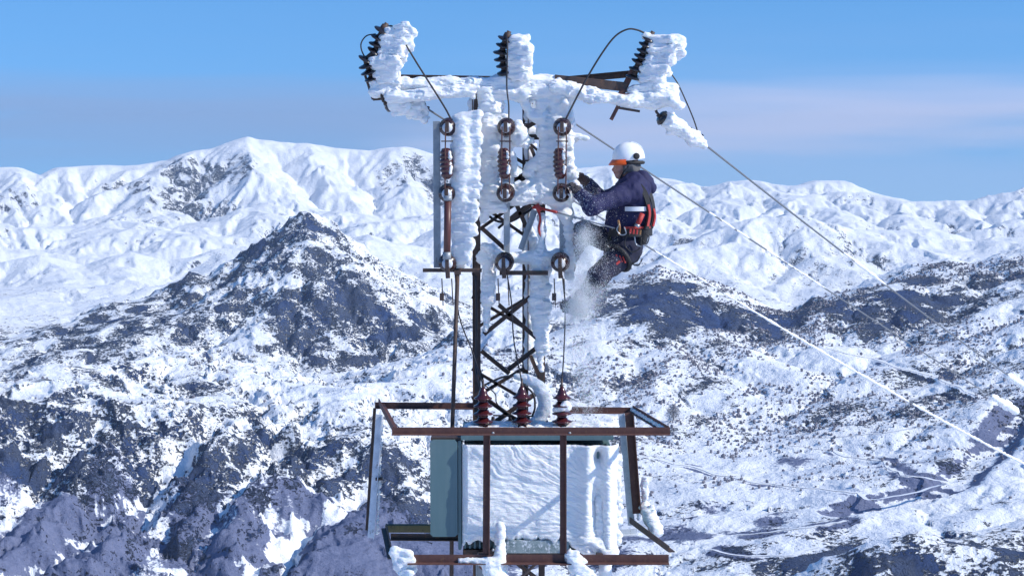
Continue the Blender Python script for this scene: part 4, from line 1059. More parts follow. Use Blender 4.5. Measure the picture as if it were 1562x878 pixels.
# ------------------------------------------------------------------ guard frame round the transformer
fr = thing('guard_frame', 'rusty brown angle steel frame standing round the transformer', 'frame', at(800, 860, 15.0))
YFf, YFb = 14.3, 15.5
def fbar(a, b, Y, Y1, w=.055, mat=RUST, nm='frame_bar', fs=1, fu=1, lab=None, flat=False):
    p, q = at(*a, Y), at(*b, Y1); mb = MB()
    if flat: mb.bar(p, q, w, w)
    else: mb.angle(p, q, w, .007, Vector((0, -1, 0)) if abs((q - p).normalized().z) > .7 else Vector((0, 0, 1)), fs, fu)
    return mb.build(nm, mat, fr, lab)
fbar((598, 662), (1022, 662), YFf, YFf, .055, fs=1, fu=1)
fbar((600, 660), (577, 616), YFf, YFb, .05, fs=1); fbar((1021, 660), (966, 627), YFf, YFb, .05, fs=-1)
fbar((572, 622), (722, 623), YFb, YFb, .05); fbar((863, 629), (968, 630), YFb, YFb, .05)
fbar((748, 661), (747, 845), YFf + .012, YFf + .012, .054, nm='frame_post', fs=1); fbar((864, 661), (864, 862), YFf + .012, YFf + .012, .05, nm='frame_post', fs=1)
fbar((574, 622), (562, 808), YFb, YFb, .026, DARK, 'frame_post'); fbar((584, 632), (571, 820), YFb - .12, YFb - .12, .056, FROST, 'frame_post', lab='frosted pale post')
fbar((953, 630), (968, 800), YFb - .06, YFb - .06, .055, FROST, 'frame_post', lab='frosted pale post'); fbar((966, 628), (978, 782), YFb - .14, YFb - .14, .07, RUST, 'frame_post')
MB().bar(at(573, 730, YFb - .14), at(584, 729, YFb - .14), .055, .02).build('splice_plate', DARK, fr)
fbar((622, 858), (1020, 858), YFf, YFf, .066); fbar((590, 806), (600, 852), YFb - .1, YFf, .045, DARK); fbar((960, 797), (1020, 842), YFb - .1, YFf, .05, DARK, fs=-1)
fbar((588, 805), (700, 805), YFb - .02, YFb - .02, .062, OLIVE, flat=True); fbar((596, 822), (700, 823), YFb - .3, YFb - .3, .05, DARK); fbar((920, 818), (972, 814), YFb, YFb, .05, FROST)
fbar((1013, 640), (1013, 640.01), YFf, YFf, .01) if False else None
for x, y, Y in ((752, 660, YFf), (869, 660, YFf), (752, 838, YFf), (972, 636, YFb - .15), (974, 700, YFb - .15), (978, 770, YFb - .15)):
    MB().lathe(at(x, y, Y), (0, -1, 0), [(0, .012), (.008, .012), (.009, .007), (.014, .006)], 6).build('bolt', GALV, fr)
for px in (726, 922): MB().angle(down(px, 850, 15.1, gz - .7), at(px, 842, 15.1), .06, .007, Vector((0, -1, 0))).build('support_post', GALV, fr)
for px, Y in ((735, YFf + .1), (915, YFf + .1)):
    MB().bar(at(px, 850, Y), at(px - 8, 842, YFb + .2), .05, .07).build('platform_beam', DARK, fr)
MB().bar(at(819, 858, 14.4), at(790, 884, 14.7), .02, .02).build('tie_rod', DARK, fr)
MB().bar(at(733, 862, 14.6), at(752, 878, 14.6), .05, .03).build('corner_bracket', RUST, fr)
c = [cap((604, 838), (624, 858), .03, .045, 14.32), cap((600, 845), (612, 866), .035, .04, 14.3), cap((622, 850), (632, 866), .04, .03, 14.3)] + feathers(at(600, 836, 14.32), at(606, 868, 14.3), .14, .024, 16, .35, wind=(.85, -.2, -.35))
sdf_mesh('snow_clump', c, .0105, ICE, fr, .025, rime_disp(.018, 24), label='snow clump on the lower front corner')
c = feathers(at(762, 800, 14.36), at(764, 900, 14.33), .025, .02, 34, .6) + [cap((762, 800), (763, 850), .024, .05, 14.35)] + [cap((700, 854), (760, 858), .014, .05, 14.28), cap((745, 862), (762, 885), .06, .075, 14.28), cap((763, 845), (764, 900), .045, .075, 14.31)]
sdf_mesh('snow_clump', c, .011, ICE, fr, .025, rime_disp(.018, 22), label='ice column beside the front post over the tie rod')
c = [cap((872, 848), (890, 878), .05, .07, 14.28), cap((880, 865), (900, 885), .06, .05, 14.28), cap((870, 840), (872, 852), .03, .04, 14.28), cap((884, 876), (884, 900), .08, .07, 14.28)] + feathers(at(870, 845, 14.28), at(900, 880, 14.28), .06, .024, 14, .8)
sdf_mesh('snow_clump', c, .011, ICE, fr, .025, rime_disp(.02, 22), label='snow clump under the second front post')
c = feathers(at(984, 775, YFb - .15), at(1000, 808, 15.0), .06, .03, 18, .7, core=.05) + feathers(at(981, 730, YFb - .12), at(984, 780, YFb - .13), .03, .014, 26, .6, core=.014)
sdf_mesh('snow_clump', c, .011, ICE, fr, .02, rime_disp(.018, 24), label='rime at the foot of the far corner post')
c = [(at(1014 - 46 * t, 655 - 27 * t, YFf + .1 + 1.0 * t), at(1010 - 46 * t, 652 - 27 * t, YFf + .18 + 1.0 * t), .016, .02) for t in np.linspace(0, 1, 12)] + [(at(580, 612, YFb), at(592, 614, YFb - .02), .02, .016)]
sdf_mesh('snow_cap', c, .009, ICE, fr, .02, rime_disp(.01, 30))
c = [cap((962, 640), (974, 792), .012, .016, YFb - .1)] + feathers(at(956, 640, YFb - .08), at(970, 795, YFb - .08), .03, .01, 30, .5)
sdf_mesh('rime_ice', c, .009, ICE, fr, .012, rime_disp(.008, 34))
sdf_mesh('rime_ice', feathers(at(582, 640, YFb - .13), at(575, 815, YFb - .13), .012, .01, 40, .6, core=.008), .009, ICE, fr, .012, rime_disp(.008, 34))
c = feathers(at(610, 851, YFf + .02), at(1015, 851, YFf + .02), .012, .008, 90, .8, wind=(.3, -.2, .6))
sdf_mesh('frost_crust', c + [cap((612, 850.5), (1014, 850.5), .006, .006, YFf + .03)], .007, ICE, fr, .01, rime_disp(.006, 40), label='thin frost crust on the lower front bar')
# operating rod running down beside the tower
rod = thing('operating_rod', 'long thin dark rod running down to the transformer beside the tower', 'rod', down(678, 878, 15.2, gz))
MB().tube([at(698, 418, 15.2), at(690, 650, 15.22), down(678, 878, 15.24, gz - .6)], .017, 10).build('rod', DARK, rod)
MB().bar(at(693, 416, 15.2), at(703, 416, 15.2), .04, .03).build('coupling', DARK, rod)
# ------------------------------------------------------------------ wires
def wire(label, pts, r=.007, mat=WIRE, cat='wire', name='jumper_wire', n=8, group='jumper wires between insulators and switches'):
    pts = curve_pts(pts, n); t = thing(name, label, cat, pts[0], group); MB().tube(pts, r, 6).build('strand', mat, t); return t
wire('black jumper slanting from the outer left insulator to the fuse switch', [at(577, 46, 15.44), at(590, 41, 15.42), at(604, 46, 15.36), at(640, 103, 15.3), at(676, 160, 15.22), at(687, 180, tipL[193].y)], .0075)
wire('small wire loop bulging outside the left disc stack', [at(573, 52, 15.44), at(559, 55, 15.42), at(551, 66, 15.4), at(552, 78, 15.4), at(559, 92, 15.4)], .006)
wire('short straight jumper above the middle fuse switch', [at(768, 60, 15.44), at(773, 58, 15.34), at(774, 75, 15.3), at(773, 130, 15.26), at(776, 160, 15.22), at(776, 184, tipM[193].y)], .0065)
wire('tall arched jumper rising over the arm towards the worker side', [at(986, 52, 15.4), at(972, 46, 15.38), at(957, 45, 15.36), at(938, 56, 15.34), at(918, 82, 15.3), at(896, 118, 15.26), at(878, 152, 15.22), at(863, 182, tipR[193].y)], .008)
wire('jumper curving down to the hanging strain insulator beyond the worker', [at(1022, 110, 15.42), at(1034, 128, 15.42), at(1048, 158, 15.44), at(1058, 182, 15.5), at(1064, 200, 15.54)], .006)
wire('thin lead from the brown fuse tube to its bushing', [at(694, 412, 15.22), at(700, 480, 15.2), at(722, 540, 15.15), at(737, 588, 15.02)], .0055)
wire('thin lead from the middle switch to the middle bushing', [at(773, 415, 15.22), at(780, 460, 15.2), at(784, 520, 15.12), at(796, 582, 15.02)], .0055)
wire('thin lead hanging to the bushing below the worker', [at(858, 420, 15.2), at(862, 470, 15.2), at(860, 540, 15.1), at(857, 582, 15.02)], .0055)
wire('slack black cable looped inside the tower lattice', [at(744, 328, 15.6), at(758, 337, 15.58), at(778, 338, 15.56), at(800, 326, 15.54), at(816, 314, 15.5), at(806, 312, 15.5), at(786, 326, 15.52), at(760, 348, 15.55)], .011)
wire('red brown cable running down the tower leg', [at(726, 420, 15.45), at(727, 500, 15.45), at(726, 560, 15.42), at(735, 600, 15.2)], .008)
def line_wire(label, start, Y0, d, L_, sag, coats, end_r=.008):
    """line conductor leaving the tower down the slope, with rime sleeves along stretches of it"""
    p0 = at(*start, Y0); d = V3(d); P = [p0 + d * (L_ * t) + Vector((0, 0, -4 * sag * t * (1 - t))) for t in [((k / 140) ** 1.7) for k in range(141)]]
    t = thing('line_wire', label, 'wire', p0, 'line wires leaving the tower'); MB().tube(P, .0085, 6).build('strand', ALUW, t)
    import bisect
    dist = [0.0]
    for a_, b_ in zip(P[:-1], P[1:]): dist.append(dist[-1] + (b_ - a_).length)
    def pos(s_):
        i = min(max(bisect.bisect(dist, s_) - 1, 0), len(P) - 2); return P[i].lerp(P[i + 1], (s_ - dist[i]) / (dist[i + 1] - dist[i]))
    for s0, s1, r0, r1, mat in coats:
        n_ = max(6, int((s1 - s0) / .09)); pts, rs = [], []
        for i in range(n_ + 1):
            q = i / n_; e = min(1, min(q, 1 - q) * n_ * .45 + .25); rr = (r0 + (r1 - r0) * q) * e * rr_.uniform(.55, 1.3)
            pts.append(pos(s0 + (s1 - s0) * q) + Vector((rr_.uniform(-.25, .35), 0, rr_.uniform(-.1, .5))) * rr * .6); rs.append(rr)
        MB().tube(pts, rs, 9).build('ice_sleeve', ICE, t)
    return t
line_wire('lowest line wire sleeved in thick white ice down to the valley road', (650, 165), 15.62, (.5245, 1.0, -.265), 75, 1.55, [(4.9, 6.9, .010, .013, 0), (6.9, 15.2, .013, .022, 0), (15.35, 26.0, .02, .027, 0)])
line_wire('line wire passing behind the worker and his helmet', (858, 176), 16.16, (.546, 1.0, -.311), 75, .42, [(3.3, 4.6, .010, .012, 0), (5.0, 7.2, .012, .016, 0), (15.2, 17.0, .055, .075, 0), (18.2, 19.5, .02, .02, 0)])
line_wire('line wire leaving the outer strain insulator above the far peaks', (1072, 218), 15.56, (.5515, 1.0, -.247), 75, 2.1, [(3.6, 5.2, .010, .022, 0), (10.6, 13.5, .05, .06, 0)])
# ------------------------------------------------------------------ the worker
m = Mat('navy_cloth'); v = m.coord(); a = m.noise(v, 300, 3); b = m.noise(v, 8, 4, .6); fl = m.noise(v, 60, 4, .7)
g_ = m.n('ShaderNodeSeparateXYZ'); tcx = m.n('ShaderNodeTexCoord'); m.l(tcx.outputs['Object'], g_.inputs[0])
dust = m.math('ADD', fl, m.math('MULTIPLY', m.step(g_.outputs['X'], 0.02, -0.42), 0.16))
m.set(Base_Color=m.mix(m.step(dust, .70, .80), m.mix(b, (0.008, 0.009, 0.045), (0.017, 0.018, 0.085)), (.62, .66, .74)), Roughness=.8); m.bump(a, .001, .4, m.bump(b, .01, .5)); NAVY = m.m
m = Mat('dark_trousers'); v = m.coord(); b = m.noise(v, 9, 4, .6); fl = m.noise(v, 55, 4, .7)
g_ = m.n('ShaderNodeSeparateXYZ'); tcx = m.n('ShaderNodeTexCoord'); m.l(tcx.outputs['Object'], g_.inputs[0])
dust = m.math('ADD', fl, m.math('MULTIPLY', m.step(g_.outputs['X'], -0.06, -0.40), 0.22))
m.set(Base_Color=m.mix(m.step(dust, .68, .86), m.mix(b, (0.010, 0.011, 0.026), (0.018, 0.020, 0.05)), (.52, .56, .64)), Roughness=.9); m.bump(b, .01, .5); TROU = m.m
def plain(name, col, rough=.5, **k):
    m = Mat(name); v = m.coord(); n_ = m.noise(v, 40, 3); c2 = tuple(min(1, x * 1.25 + .004) for x in col)
    m.set(Base_Color=m.mix(n_, col, c2), Roughness=rough, **k); return m.m
SKIN = plain('weathered_skin', (.42, .22, .17), .5); HELM = plain('white_helmet', (.80, .81, .82), .28, Coat_Weight=.3); ORNG = plain('orange_visor', (.72, .10, .012), .3)
BLK = plain('black_webbing', (.014, .014, .016), .7); REDW = plain('red_webbing', (.36, .03, .026), .6); HAIR = plain('grey_hair', (.10, .10, .105), .9); REFL = plain('reflective_tape', (.62, .64, .68), .45)
GLOV = plain('work_glove', (.035, .03, .035), .85); GLOVB = plain('brown_glove', (.085, .05, .042), .85); BOOT = plain('boot_leather', (.016, .015, .016), .6); BRASS = plain('tan_strap', (.22, .11, .04), .6); EYEW = plain('eye_white', (.7, .68, .66), .3); METL = plain('steel_hook', (.35, .36, .38), .3, Metallic=.8)
hipc = at(955, 376, 15.36)
wk = thing('person', 'worker in navy jacket, white helmet and orange visor leaning back in a harness', 'person', hipc)
Yn, Yfar, Yc = 15.17, 15.56, 15.36
neck, chest, belly, pelv = at(963, 279, Yc), at(962, 306, Yc), at(958, 340, Yc), at(955, 372, Yc)
shN, elN, wrN = at(964, 292, Yn), at(903, 316, 14.98), at(886, 296, 15.14)
shF, elF, wrF = at(952, 290, Yfar), at(922, 306, 15.66), at(897, 281, 15.56)
hiN, knN, anN = at(956, 380, 15.25), at(913, 421, 15.06), at(886, 463, 15.24)
hiF, knF, anF = at(950, 372, 15.47), at(888, 354, 15.52), at(868, 398, 15.5)
hd = at(955, 249, Yc)
# body: one continuous skin surface, head, neck, trunk and limbs
fwd = Vector((-1, 0, -.08)).normalized()
body = [(hd + Vector((.012, 0, .01)), hd + Vector((-.012, 0, .005)), .088, .084), (hd + Vector((-.03, 0, -.045)), hd + Vector((-.055, 0, -.095)), .062, .036), (hd + Vector((-.085, 0, -.03)), hd + Vector((-.102, 0, -.052)), .012, .016),
        (hd + Vector((-.072, 0, -.072)), hd + Vector((-.08, 0, -.074)), .02, .018), (hd + Vector((-.072, -.03, -.012)), hd + Vector((-.072, .03, -.012)), .022, .022), (hd + Vector((-.068, -.035, -.05)), hd + Vector((-.06, -.05, -.055)), .022, .018), (hd + Vector((-.068, .035, -.05)), hd + Vector((-.06, .05, -.055)), .022, .018),
        (hd + Vector((.02, -.083, -.03)), hd + Vector((.028, -.088, -.005)), .014, .018), (hd + Vector((.02, .083, -.03)), hd + Vector((.028, .088, -.005)), .014, .018),
        (hd + Vector((.012, 0, -.06)), neck, .055, .06), (neck, chest, .08, .12), (chest, belly, .12, .115), (belly, pelv, .115, .12), (shN, shF, .055, .055),
        (shN, elN, .05, .042), (elN, wrN, .042, .03), (shF, elF, .05, .042), (elF, wrF, .042, .03), (hiN, knN, .075, .055), (knN, anN, .055, .04), (hiF, knF, .075, .055), (knF, anF, .055, .04)]
sdf_mesh('body', body, .008, SKIN, wk, .018)
for s_ in (-1, 1):
    e = MB().ell(hd + Vector((-.087, .032 * s_, -.018)), .009, .012, .009, 10, 6).build('eye', EYEW, wk); MB().ell(hd + Vector((-.0935, .032 * s_, -.018)), .004, .005, .005, 8, 6).build('pupil', BLK, e)
MB().tube([hd + Vector((-.092, -.02, -.078)), hd + Vector((-.098, 0, -.079)), hd + Vector((-.092, .02, -.078))], .004, 6).build('mouth', REDW, wk)
sdf_mesh('hair', [(hd + Vector((.02, -.055, -.005)), hd + Vector((.05, -.03, -.06)), .052, .05), (hd + Vector((.02, .055, -.005)), hd + Vector((.05, .03, -.06)), .052, .05), (hd + Vector((-.012, -.075, -.03)), hd + Vector((-.02, -.068, -.075)), .022, .014), (hd + Vector((.07, 0, -.02)), hd + Vector((.06, 0, -.07)), .05, .05)], .008, HAIR, wk, .02, lambda x, y, z: -.012 * fbm3(x * 90, y * 90, z * 40, 2), label='grey hair under the helmet')
# jacket
def folds(amp, fr):
    def f(x, y, z):
        q = fbm3(x * fr, y * fr, z * fr * .8, 3); r_ = np.abs(fbm3(x * fr * 1.7 + 9, y * fr * 1.7, z * fr * 1.2, 2))
        return -amp * q * 1.2 + amp * .9 * (.25 - r_)
    return f
wind_b = Vector((.02, 0, 0))
jk = [(at(968, 288, Yc - .07), at(968, 322, Yc - .06), .135, .15), (at(968, 288, Yc + .07), at(968, 322, Yc + .06), .135, .15), (at(966, 320, Yc - .05), at(962, 352, Yc - .04), .155, .15), (at(966, 320, Yc + .06), at(962, 352, Yc + .05), .155, .15), (at(950, 300, Yc), at(946, 340, Yc), .11, .125),
      (at(963, 280, Yc - .03), at(962, 286, Yc), .066, .085), (at(953, 282, Yc), at(958, 286, Yc), .056, .07),
      (shN, elN, .085, .068), (elN, wrN, .07, .05), (shN + Vector((.02, .03, .0)), shN + Vector((-.05, .02, -.03)), .09, .085), (shF, elF, .085, .068), (elF, wrF, .068, .05)]
jo = sdf_mesh('jacket', jk, .009, NAVY, wk, .035, folds(.019, 12), label='navy work jacket dusted with snow')
sdf_mesh('hood', [(at(970, 276, Yc - .06), at(985, 278, Yc - .07), .045, .06), (at(970, 276, Yc + .06), at(985, 278, Yc + .07), .045, .06), (at(979, 270, Yc - .05), at(992, 287, Yc - .03), .058, .045), (at(979, 270, Yc + .05), at(992, 287, Yc + .03), .058, .045), (at(958, 283, Yc - .07), at(975, 278, Yc - .08), .026, .04), (at(958, 283, Yc + .07), at(975, 278, Yc + .08), .026, .04)],
         .009, NAVY, jo, .04, folds(.010, 17))
# reflective tape round the chest
def band(pts, w, t, mat, nm, par):
    pts = curve_pts(pts, 5); mb = MB(); rings = []
    for i, p in enumerate(pts):
        tg = (pts[min(i + 1, len(pts) - 1)] - pts[max(i - 1, 0)]).normalized(); n_ = Vector((p.x - band.c.x, p.y - band.c.y, 0)).normalized(); u = tg.cross(n_).normalized()
        rings.append([p + u * w / 2 + n_ * t / 2, p - u * w / 2 + n_ * t / 2, p - u * w / 2 - n_ * t / 2, p + u * w / 2 - n_ * t / 2])
    mb.loft(rings, smooth=False); return mb.build(nm, mat, par)
band.c = at(965, 316, Yc)
def around(px, py, a0, a1, rx, ry, n=9):
    cc = at(px, py, Yc); return [cc + Vector((math.cos(t) * rx, math.sin(t) * ry, 0)) for t in np.linspace(R(a0), R(a1), n)]
band(around(966, 317, -118, -42, .168, .226), .036, .008, REFL, 'reflective_band', jo)
# trousers, boots
sdf_mesh('trousers', [(at(958, 355, Yc - .06), at(956, 382, Yc - .07), .13, .125), (at(958, 355, Yc + .06), at(956, 378, Yc + .07), .13, .125), (hiN, knN, .112, .085), (knN, anN, .088, .062), (hiF, knF, .108, .084), (knF, anF, .085, .06)], .009, TROU, wk, .04, folds(.013, 12), label='dark trousers with powder snow on the knees')
def boot(an, toe, mat, lab):
    up_ = Vector((0, 0, 1)); bo = sdf_mesh('boot', [(an + up_ * .07, an - up_ * .05, .052, .05), (an - up_ * .06, toe, .048, .042)], .008, mat, wk, .03, label=lab)
    a_, b_ = an - up_ * .105 - (toe - an).normalized() * .04, toe - up_ * .04
    MB().bar(a_, b_, .095, .022, None, .008).build('sole', BLK if mat is BOOT else ORNG, bo); return bo
boot(anN, anN + Vector((-.13, .06, -.02)), BOOT, 'black boot lost in powder snow'); bf = boot(anF, anF + Vector((-.12, .0, .02)), BOOT, 'black and orange boot braced on the tower')
MB().bar(anF + Vector((-.03, -.055, -.06)), anF + Vector((-.13, -.05, -.01)), .012, .05).build('orange_panel', ORNG, bf)
# gloved hands closing on the ice and the switch frame
def hand(wr, tip, side, mat, cuff, lab):
    d = (tip - wr).normalized(); up_ = Vector((0, 0, 1)); s_ = d.cross(up_).normalized(); u = s_.cross(d).normalized(); L_ = (tip - wr).length
    pal = wr + d * L_ * .42; caps = [(wr, pal, .036, .04, ), (pal + s_ * .018, pal - s_ * .018, .034, .034)]
    g = sdf_mesh('glove', caps, .006, mat, wk, .02, folds(.004, 40), label=lab)
    for k_, (off, ln) in enumerate(((-.032, .074), (-.011, .084), (.011, .08), (.031, .064))):
        b_ = pal + d * .03 + s_ * off; m1_ = b_ + d * ln * .5 + u * .008; e_ = m1_ + (d * .45 - u * .8).normalized() * ln * .5
        sdf_mesh('finger', [(b_, m1_, .0115, .011), (m1_, e_, .011, .009)], .0045, mat, g, .008)
    tb_ = wr + d * L_ * .25 + s_ * .034 * side; tm = tb_ + (s_ * side * .6 + d * .8).normalized() * .04; te = tm + (d * .8 - s_ * side * .5 - u * .3).normalized() * .035
    sdf_mesh('thumb', [(tb_, tm, .014, .013), (tm, te, .013, .0105)], .0045, mat, g, .008)
    MB().tube([wr - d * .05, wr - d * .02, wr + d * .015], [.05, .052, .046], 14).build('cuff', cuff, g)
hand(wrN, at(873, 283, 15.18), -1, GLOV, NAVY, 'dark glove reaching for the switch'); hand(wrF, at(883, 266, 15.5), 1, GLOVB, NAVY, 'brown glove raised against the ice')
# helmet
hc = at(958.5, 238, Yc)
prof = [(-.035, .128), (-.03, .131), (0, .130), (.03, .124), (.06, .110), (.085, .088), (.104, .058), (.114, .025), (.116, .002)]
mb = MB(); rings = []
ax_ = Matrix.Rotation(R(-7), 3, 'Y')
for h_, r_ in prof: rings.append([hc + ax_ @ Vector((math.cos(t) * r_ * 1.02, math.sin(t) * r_ * .84, h_)) for t in np.linspace(0, 2 * math.pi, 29)[:-1]])
mb.loft(rings); he = mb.build('helmet', HELM, wk, 'white safety helmet')
mb = MB(); rings = []
for rr0, dz in ((.126, -.012), (.137, -.014), (.162, -.044), (.167, -.052), (.160, -.057), (.134, -.040), (.124, -.036)):
    rings.append([hc + ax_ @ Vector((-math.cos(t) * rr0 * (1.02 if rr0 > .14 else 1), math.sin(t) * rr0 * .84, dz - .012 * (math.cos(t) - 1) * -1)) for t in np.linspace(R(-78), R(78), 17)])
mb.loft(rings, closed=False, cap=False); mb.build('visor', ORNG, he, 'orange visor peak')
mb = MB(); mb.lathe(hc + Vector((.058, -.098, -.0)), (0.15, -1, .1), [(0, .026), (.012, .027), (.018, .022), (.02, .01)], 16); mb.build('ear_clip', BLK, he)
MB().tube([hc + Vector((math.cos(t) * .122, math.sin(t) * .1, -.052)) for t in np.linspace(R(-100), R(100), 14)], .014, 8).build('head_band', BLK, he)
for k_ in (-1, 0, 1): MB().tube([hc + ax_ @ Vector((math.cos(t) * .129 * 1.0, .03 * k_, .118 * math.sin(t) - .002)) for t in np.linspace(R(25), R(80), 9)], .004, 6).build('helmet_ridge', HELM, he)
MB().tube(curve_pts([hc + Vector((.02, -.105, -.05)), hd + Vector((-.02, -.085, -.06)), hd + Vector((-.05, -.03, -.125))], 5), .006, 6).build('chin_strap', BLK, he)
# harness
hs_ = thing('safety_harness', 'black safety harness with red straps buckled on the worker', 'harness', at(958, 352, Yc))
band.c = at(962, 352, Yc)
band(around(961, 353, -175, 178, .176, .215, 26), .062, .014, BLK, 'waist_belt', hs_)
band(around(961, 345, -110, -15, .182, .226), .018, .01, REDW, 'belt_trim', hs_)
def strap(pts, w, mat, nm):
    band.c = at(962, 330, Yc); return band(pts, w, .01, mat, nm, hs_)
for s_ in (-1, 1):
    Ys = Yc + .105 * s_
    strap([at(950, 282, Ys), at(968, 277, Ys), at(986, 286, Ys + .02), at(995, 308, Ys), at(997, 330, Ys), at(993, 348, Ys)], .048, BLK, 'shoulder_strap')
    strap([at(997, 318, Ys - .004), at(999, 330, Ys - .004), at(996, 345, Ys - .004)], .026, REDW, 'strap_trim')
strap([at(966, 279, 15.2), at(976, 284, 15.14), at(986, 300, 15.15), at(990, 325, 15.18), at(986, 350, 15.16)], .045, BLK, 'side_strap')
strap([at(989, 312, 15.150), at(991, 326, 15.155), at(988, 345, 15.140)], .02, REDW, 'strap_trim')
for s_, hp, kn in ((-1, hiN, knN), (1, hiF, knF)):
    ctr = hp.lerp(kn, .32); dd = (kn - hp).normalized(); _, s2, u2 = frame_of(dd); band.c = ctr
    lp = [ctr + (s2 * math.cos(t) + u2 * math.sin(t)) * .125 for t in np.linspace(0, 2 * math.pi, 20)]
    MB().tube(lp, .017, 8).build('leg_loop', BLK, hs_)
    if s_ < 0:
        for k_ in range(3): MB().bar(at(940 + k_ * 5, 388 + k_ * 1.5, 15.09), at(944 + k_ * 5, 398 + k_ * 1.5, 15.09), .012, .012).build('red_stripe', REDW, hs_)
        MB().bar(at(938, 404, 15.07), at(945, 398, 15.08), .03, .02).build('buckle', REDW, hs_)
MB().tube([at(972, 344, 15.1), at(980, 326, 15.12)], .021, 12).build('descender', REDW, hs_)
MB().tube([at(971, 346, 15.1), at(973, 342, 15.1)], .024, 12).build('descender_end', METL, hs_)
for k_ in range(4): MB().bar(at(962 + k_ * 5, 349 + k_ * .6, 15.08), at(961 + k_ * 5, 356 + k_ * .6, 15.08), .016, .016).build('tool_loop', REDW if k_ < 3 else BRASS, hs_)
for pts in ([(945, 342), (941, 350), (947, 358), (955, 356), (952, 346)], [(957, 358), (953, 372), (963, 384), (976, 378), (978, 362)], [(968, 360), (970, 372), (978, 376)], [(985, 356), (990, 362), (986, 372), (980, 366)], [(976, 390), (972, 398), (964, 402), (974, 404), (980, 394)]):
    MB().tube(curve_pts([at(x, y, 15.1) for x, y in pts], 6), .0055, 6).build('gear_loop', random.choice([BLK, METL, BLK]), hs_)
MB().tube(curve_pts([at(943, 336, 15.12), at(945, 346, 15.1), at(944, 358, 15.11)], 5), .01, 8).build('tan_sling', BRASS, hs_)
sdf_mesh('tool_pouch', [(at(982, 352, 15.2), at(980, 366, 15.2), .045, .04)], .009, BLK, hs_, .02)
lan = thing('red_lanyard', 'red webbing lanyard tied from the tower to the worker', 'lanyard', at(818, 320, 15.42))
MB().tube(curve_pts([at(812, 316, 15.42), at(826, 318, 15.40), at(850, 324, 15.36)], 6), .011, 8).build('webbing', REDW, lan)
MB().tube(curve_pts([at(850, 324, 15.36), at(900, 338, 15.2), at(938, 348, 15.13)], 6), .006, 8).build('rope', METL, lan)
MB().tube(curve_pts([at(822, 319, 15.41), at(824, 335, 15.4), at(822, 350, 15.41), at(827, 366, 15.42)], 6), .009, 8).build('hanging_end', REDW, lan)
MB().tube([at(818, 312, 15.4), at(824, 322, 15.39)], .022, 10).build('knot', REDW, lan)

# ------------------------------------------------------------------ powder snow knocked loose: a cloud of tiny grains, thick in puffs
sp_ = np.random.default_rng(9)
TV = np.array([(1, 1, 1), (-1, -1, 1), (-1, 1, -1), (1, -1, -1)], float) / 1.7; TF = np.array([(0, 1, 2), (0, 3, 1), (0, 2, 3), (1, 3, 2)])
def grains(n, segs, smin, smax, pw=3.0, puff=9.0, lo=0.0):
    P = []
    while sum(map(len, P)) < n:
        k = sp_.integers(0, len(segs), 4000); A_ = np.array([s[0] for s in segs])[k]; B_ = np.array([s[1] for s in segs])[k]; t = sp_.random(4000)[:, None]
        rad = (np.array([s[2] for s in segs])[k] * (1 - t[:, 0]) + np.array([s[3] for s in segs])[k] * t[:, 0])[:, None]
        p = A_ + (B_ - A_) * t + sp_.normal(size=(4000, 3)) * rad
        den = np.clip(.5 + 2.6 * fbm3(p[:, 0] * puff, p[:, 1] * puff, p[:, 2] * puff * .7, 3), lo, 1) ** 1.6
        P.append(p[sp_.random(4000) < den])
    P = np.concatenate(P)[:n]; s = smin + (smax - smin) * sp_.random(n) ** pw
    return P, s
S_ = lambda a, Ya, b, Yb, r0, r1: (tuple(at(*a, Ya)), tuple(at(*b, Yb)), r0, r1)
parts_ = [grains(70000, [S_((898, 352), 15.0, (888, 430), 14.98, .06, .10), S_((888, 430), 15.0, (880, 500), 15.05, .10, .10), S_((908, 425), 14.92, (884, 470), 14.95, .07, .08), S_((890, 350), 15.2, (880, 390), 15.1, .06, .08)], .0012, .0042),
          grains(95000, [S_((897, 425), 14.92, (882, 470), 14.92, .06, .08), S_((890, 455), 14.9, (876, 478), 14.9, .05, .06), S_((880, 470), 14.95, (876, 510), 15.0, .08, .09), S_((890, 362), 15.0, (886, 400), 15.0, .05, .06)], .0012, .0042, puff=6.0),
          grains(50000, [S_((884, 490), 15.1, (886, 560), 15.1, .09, .06), S_((886, 560), 15.1, (892, 650), 15.15, .06, .07)], .0012, .0038, puff=6.0), grains(6000, [S_((880, 290), 15.0, (930, 330), 15.0, .07, .08), S_((875, 330), 15.05, (915, 390), 15.0, .1, .12)], .001, .004), grains(500, [S_((890, 300), 14.95, (880, 580), 15.0, .14, .16)], .003, .010)]
Pg = np.concatenate([p for p, s in parts_]); sg = np.concatenate([s for p, s in parts_])
rot_ = sp_.normal(size=(len(Pg), 3, 3)); rot_ /= np.linalg.norm(rot_, axis=2)[:, :, None]      # each grain a tiny flake turned its own way
VV = (rot_ * sg[:, None, None] + Pg[:, None]).reshape(-1, 3); FF = np.arange(len(Pg) * 3).reshape(-1, 3)
sm_ = raw_mesh('powder_snow', VV, FF, False); po = put('powder_snow', sm_, ICE); tag(po, 'white powder snow falling in puffs round the worker legs', 'snow', kind='stuff')

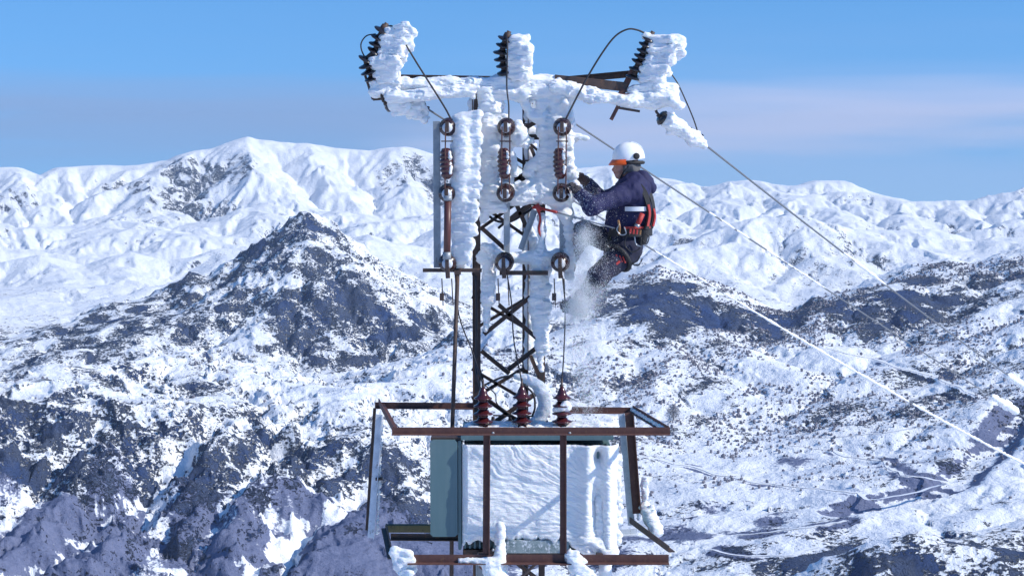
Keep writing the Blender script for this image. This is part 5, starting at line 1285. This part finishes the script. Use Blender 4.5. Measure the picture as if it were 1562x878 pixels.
# ------------------------------------------------------------------ lone round tree on the open slope
base_ = ground_hit(1027, 641); tree = thing('round_tree', 'lone round leafless tree on the open snow slope beside the frame', 'tree', base_)
hgt_ = 0.0086 * base_[1]; b3 = V3(base_); MB().tube([b3 - Vector((0, 0, .5)), b3 + Vector((.1, 0, hgt_ * .3)), b3 + Vector((0, 0, hgt_ * .6))], [.45, .35, .15], 8).build('trunk', DARK, tree)
tv, tf, tk = [], [], 0
for _ in range(1500):
    d_ = sp_.normal(size=3); d_ /= np.linalg.norm(d_); rr0 = (sp_.random() ** .45) * (1 + .18 * math.sin(d_[0] * 9 + d_[2] * 7)); p = np.array(b3) + np.array([0, 0, hgt_ * .52]) + d_ * rr0 * np.array([.46, .46, .46]) * hgt_
    s_ = hgt_ * .03 * (.5 + sp_.random()); q_ = sp_.normal(size=(3, 3)); q_ /= np.linalg.norm(q_, axis=1)[:, None]
    tv += [p + q_[0] * s_, p + q_[1] * s_, p + q_[2] * s_, p - q_[0] * s_ * .4]; tf += [(tk, tk + 1, tk + 2), (tk, tk + 2, tk + 3), (tk + 1, tk + 3, tk + 2)]; tk += 4
m = Mat('frosted_twigs'); v = m.coord(); m.set(Base_Color=m.mix(m.noise(v, 3), (.13, .125, .14), (.30, .30, .33)), Roughness=.95)
put('crown', raw_mesh('crown', np.array(tv) - np.array(tree.location), np.array(tf), False), m.m, tree)
# ------------------------------------------------------------------ thin mountain air
zlo, zhi = float(H.min()) - 1.0, max(float(H.max()), 14.0) + 60.0
hz = bpy.data.meshes.new('haze'); hb_ = bmesh.new(); bmesh.ops.create_cube(hb_, size=1.0); hb_.to_mesh(hz); hb_.free()
haze = bpy.data.objects.new('haze', hz); haze.scale = (16200, 16200, zhi - zlo); haze.location = (0, 0, (zhi + zlo) / 2); C.objects.link(haze)
haze['kind'] = 'stuff'; haze['label'] = 'thin blue mountain haze over the far ranges'
hm = bpy.data.materials.new('haze_air'); hm.use_nodes = True; t_ = hm.node_tree; t_.nodes.clear()
o_ = t_.nodes.new('ShaderNodeOutputMaterial'); pv = t_.nodes.new('ShaderNodeVolumePrincipled')
pv.inputs['Color'].default_value = (0.72, 0.85, 1.0, 1); pv.inputs['Density'].default_value = 0.000052; pv.inputs['Anisotropy'].default_value = 0.2
t_.links.new(pv.outputs[0], o_.inputs['Volume']); hz.materials.append(hm)
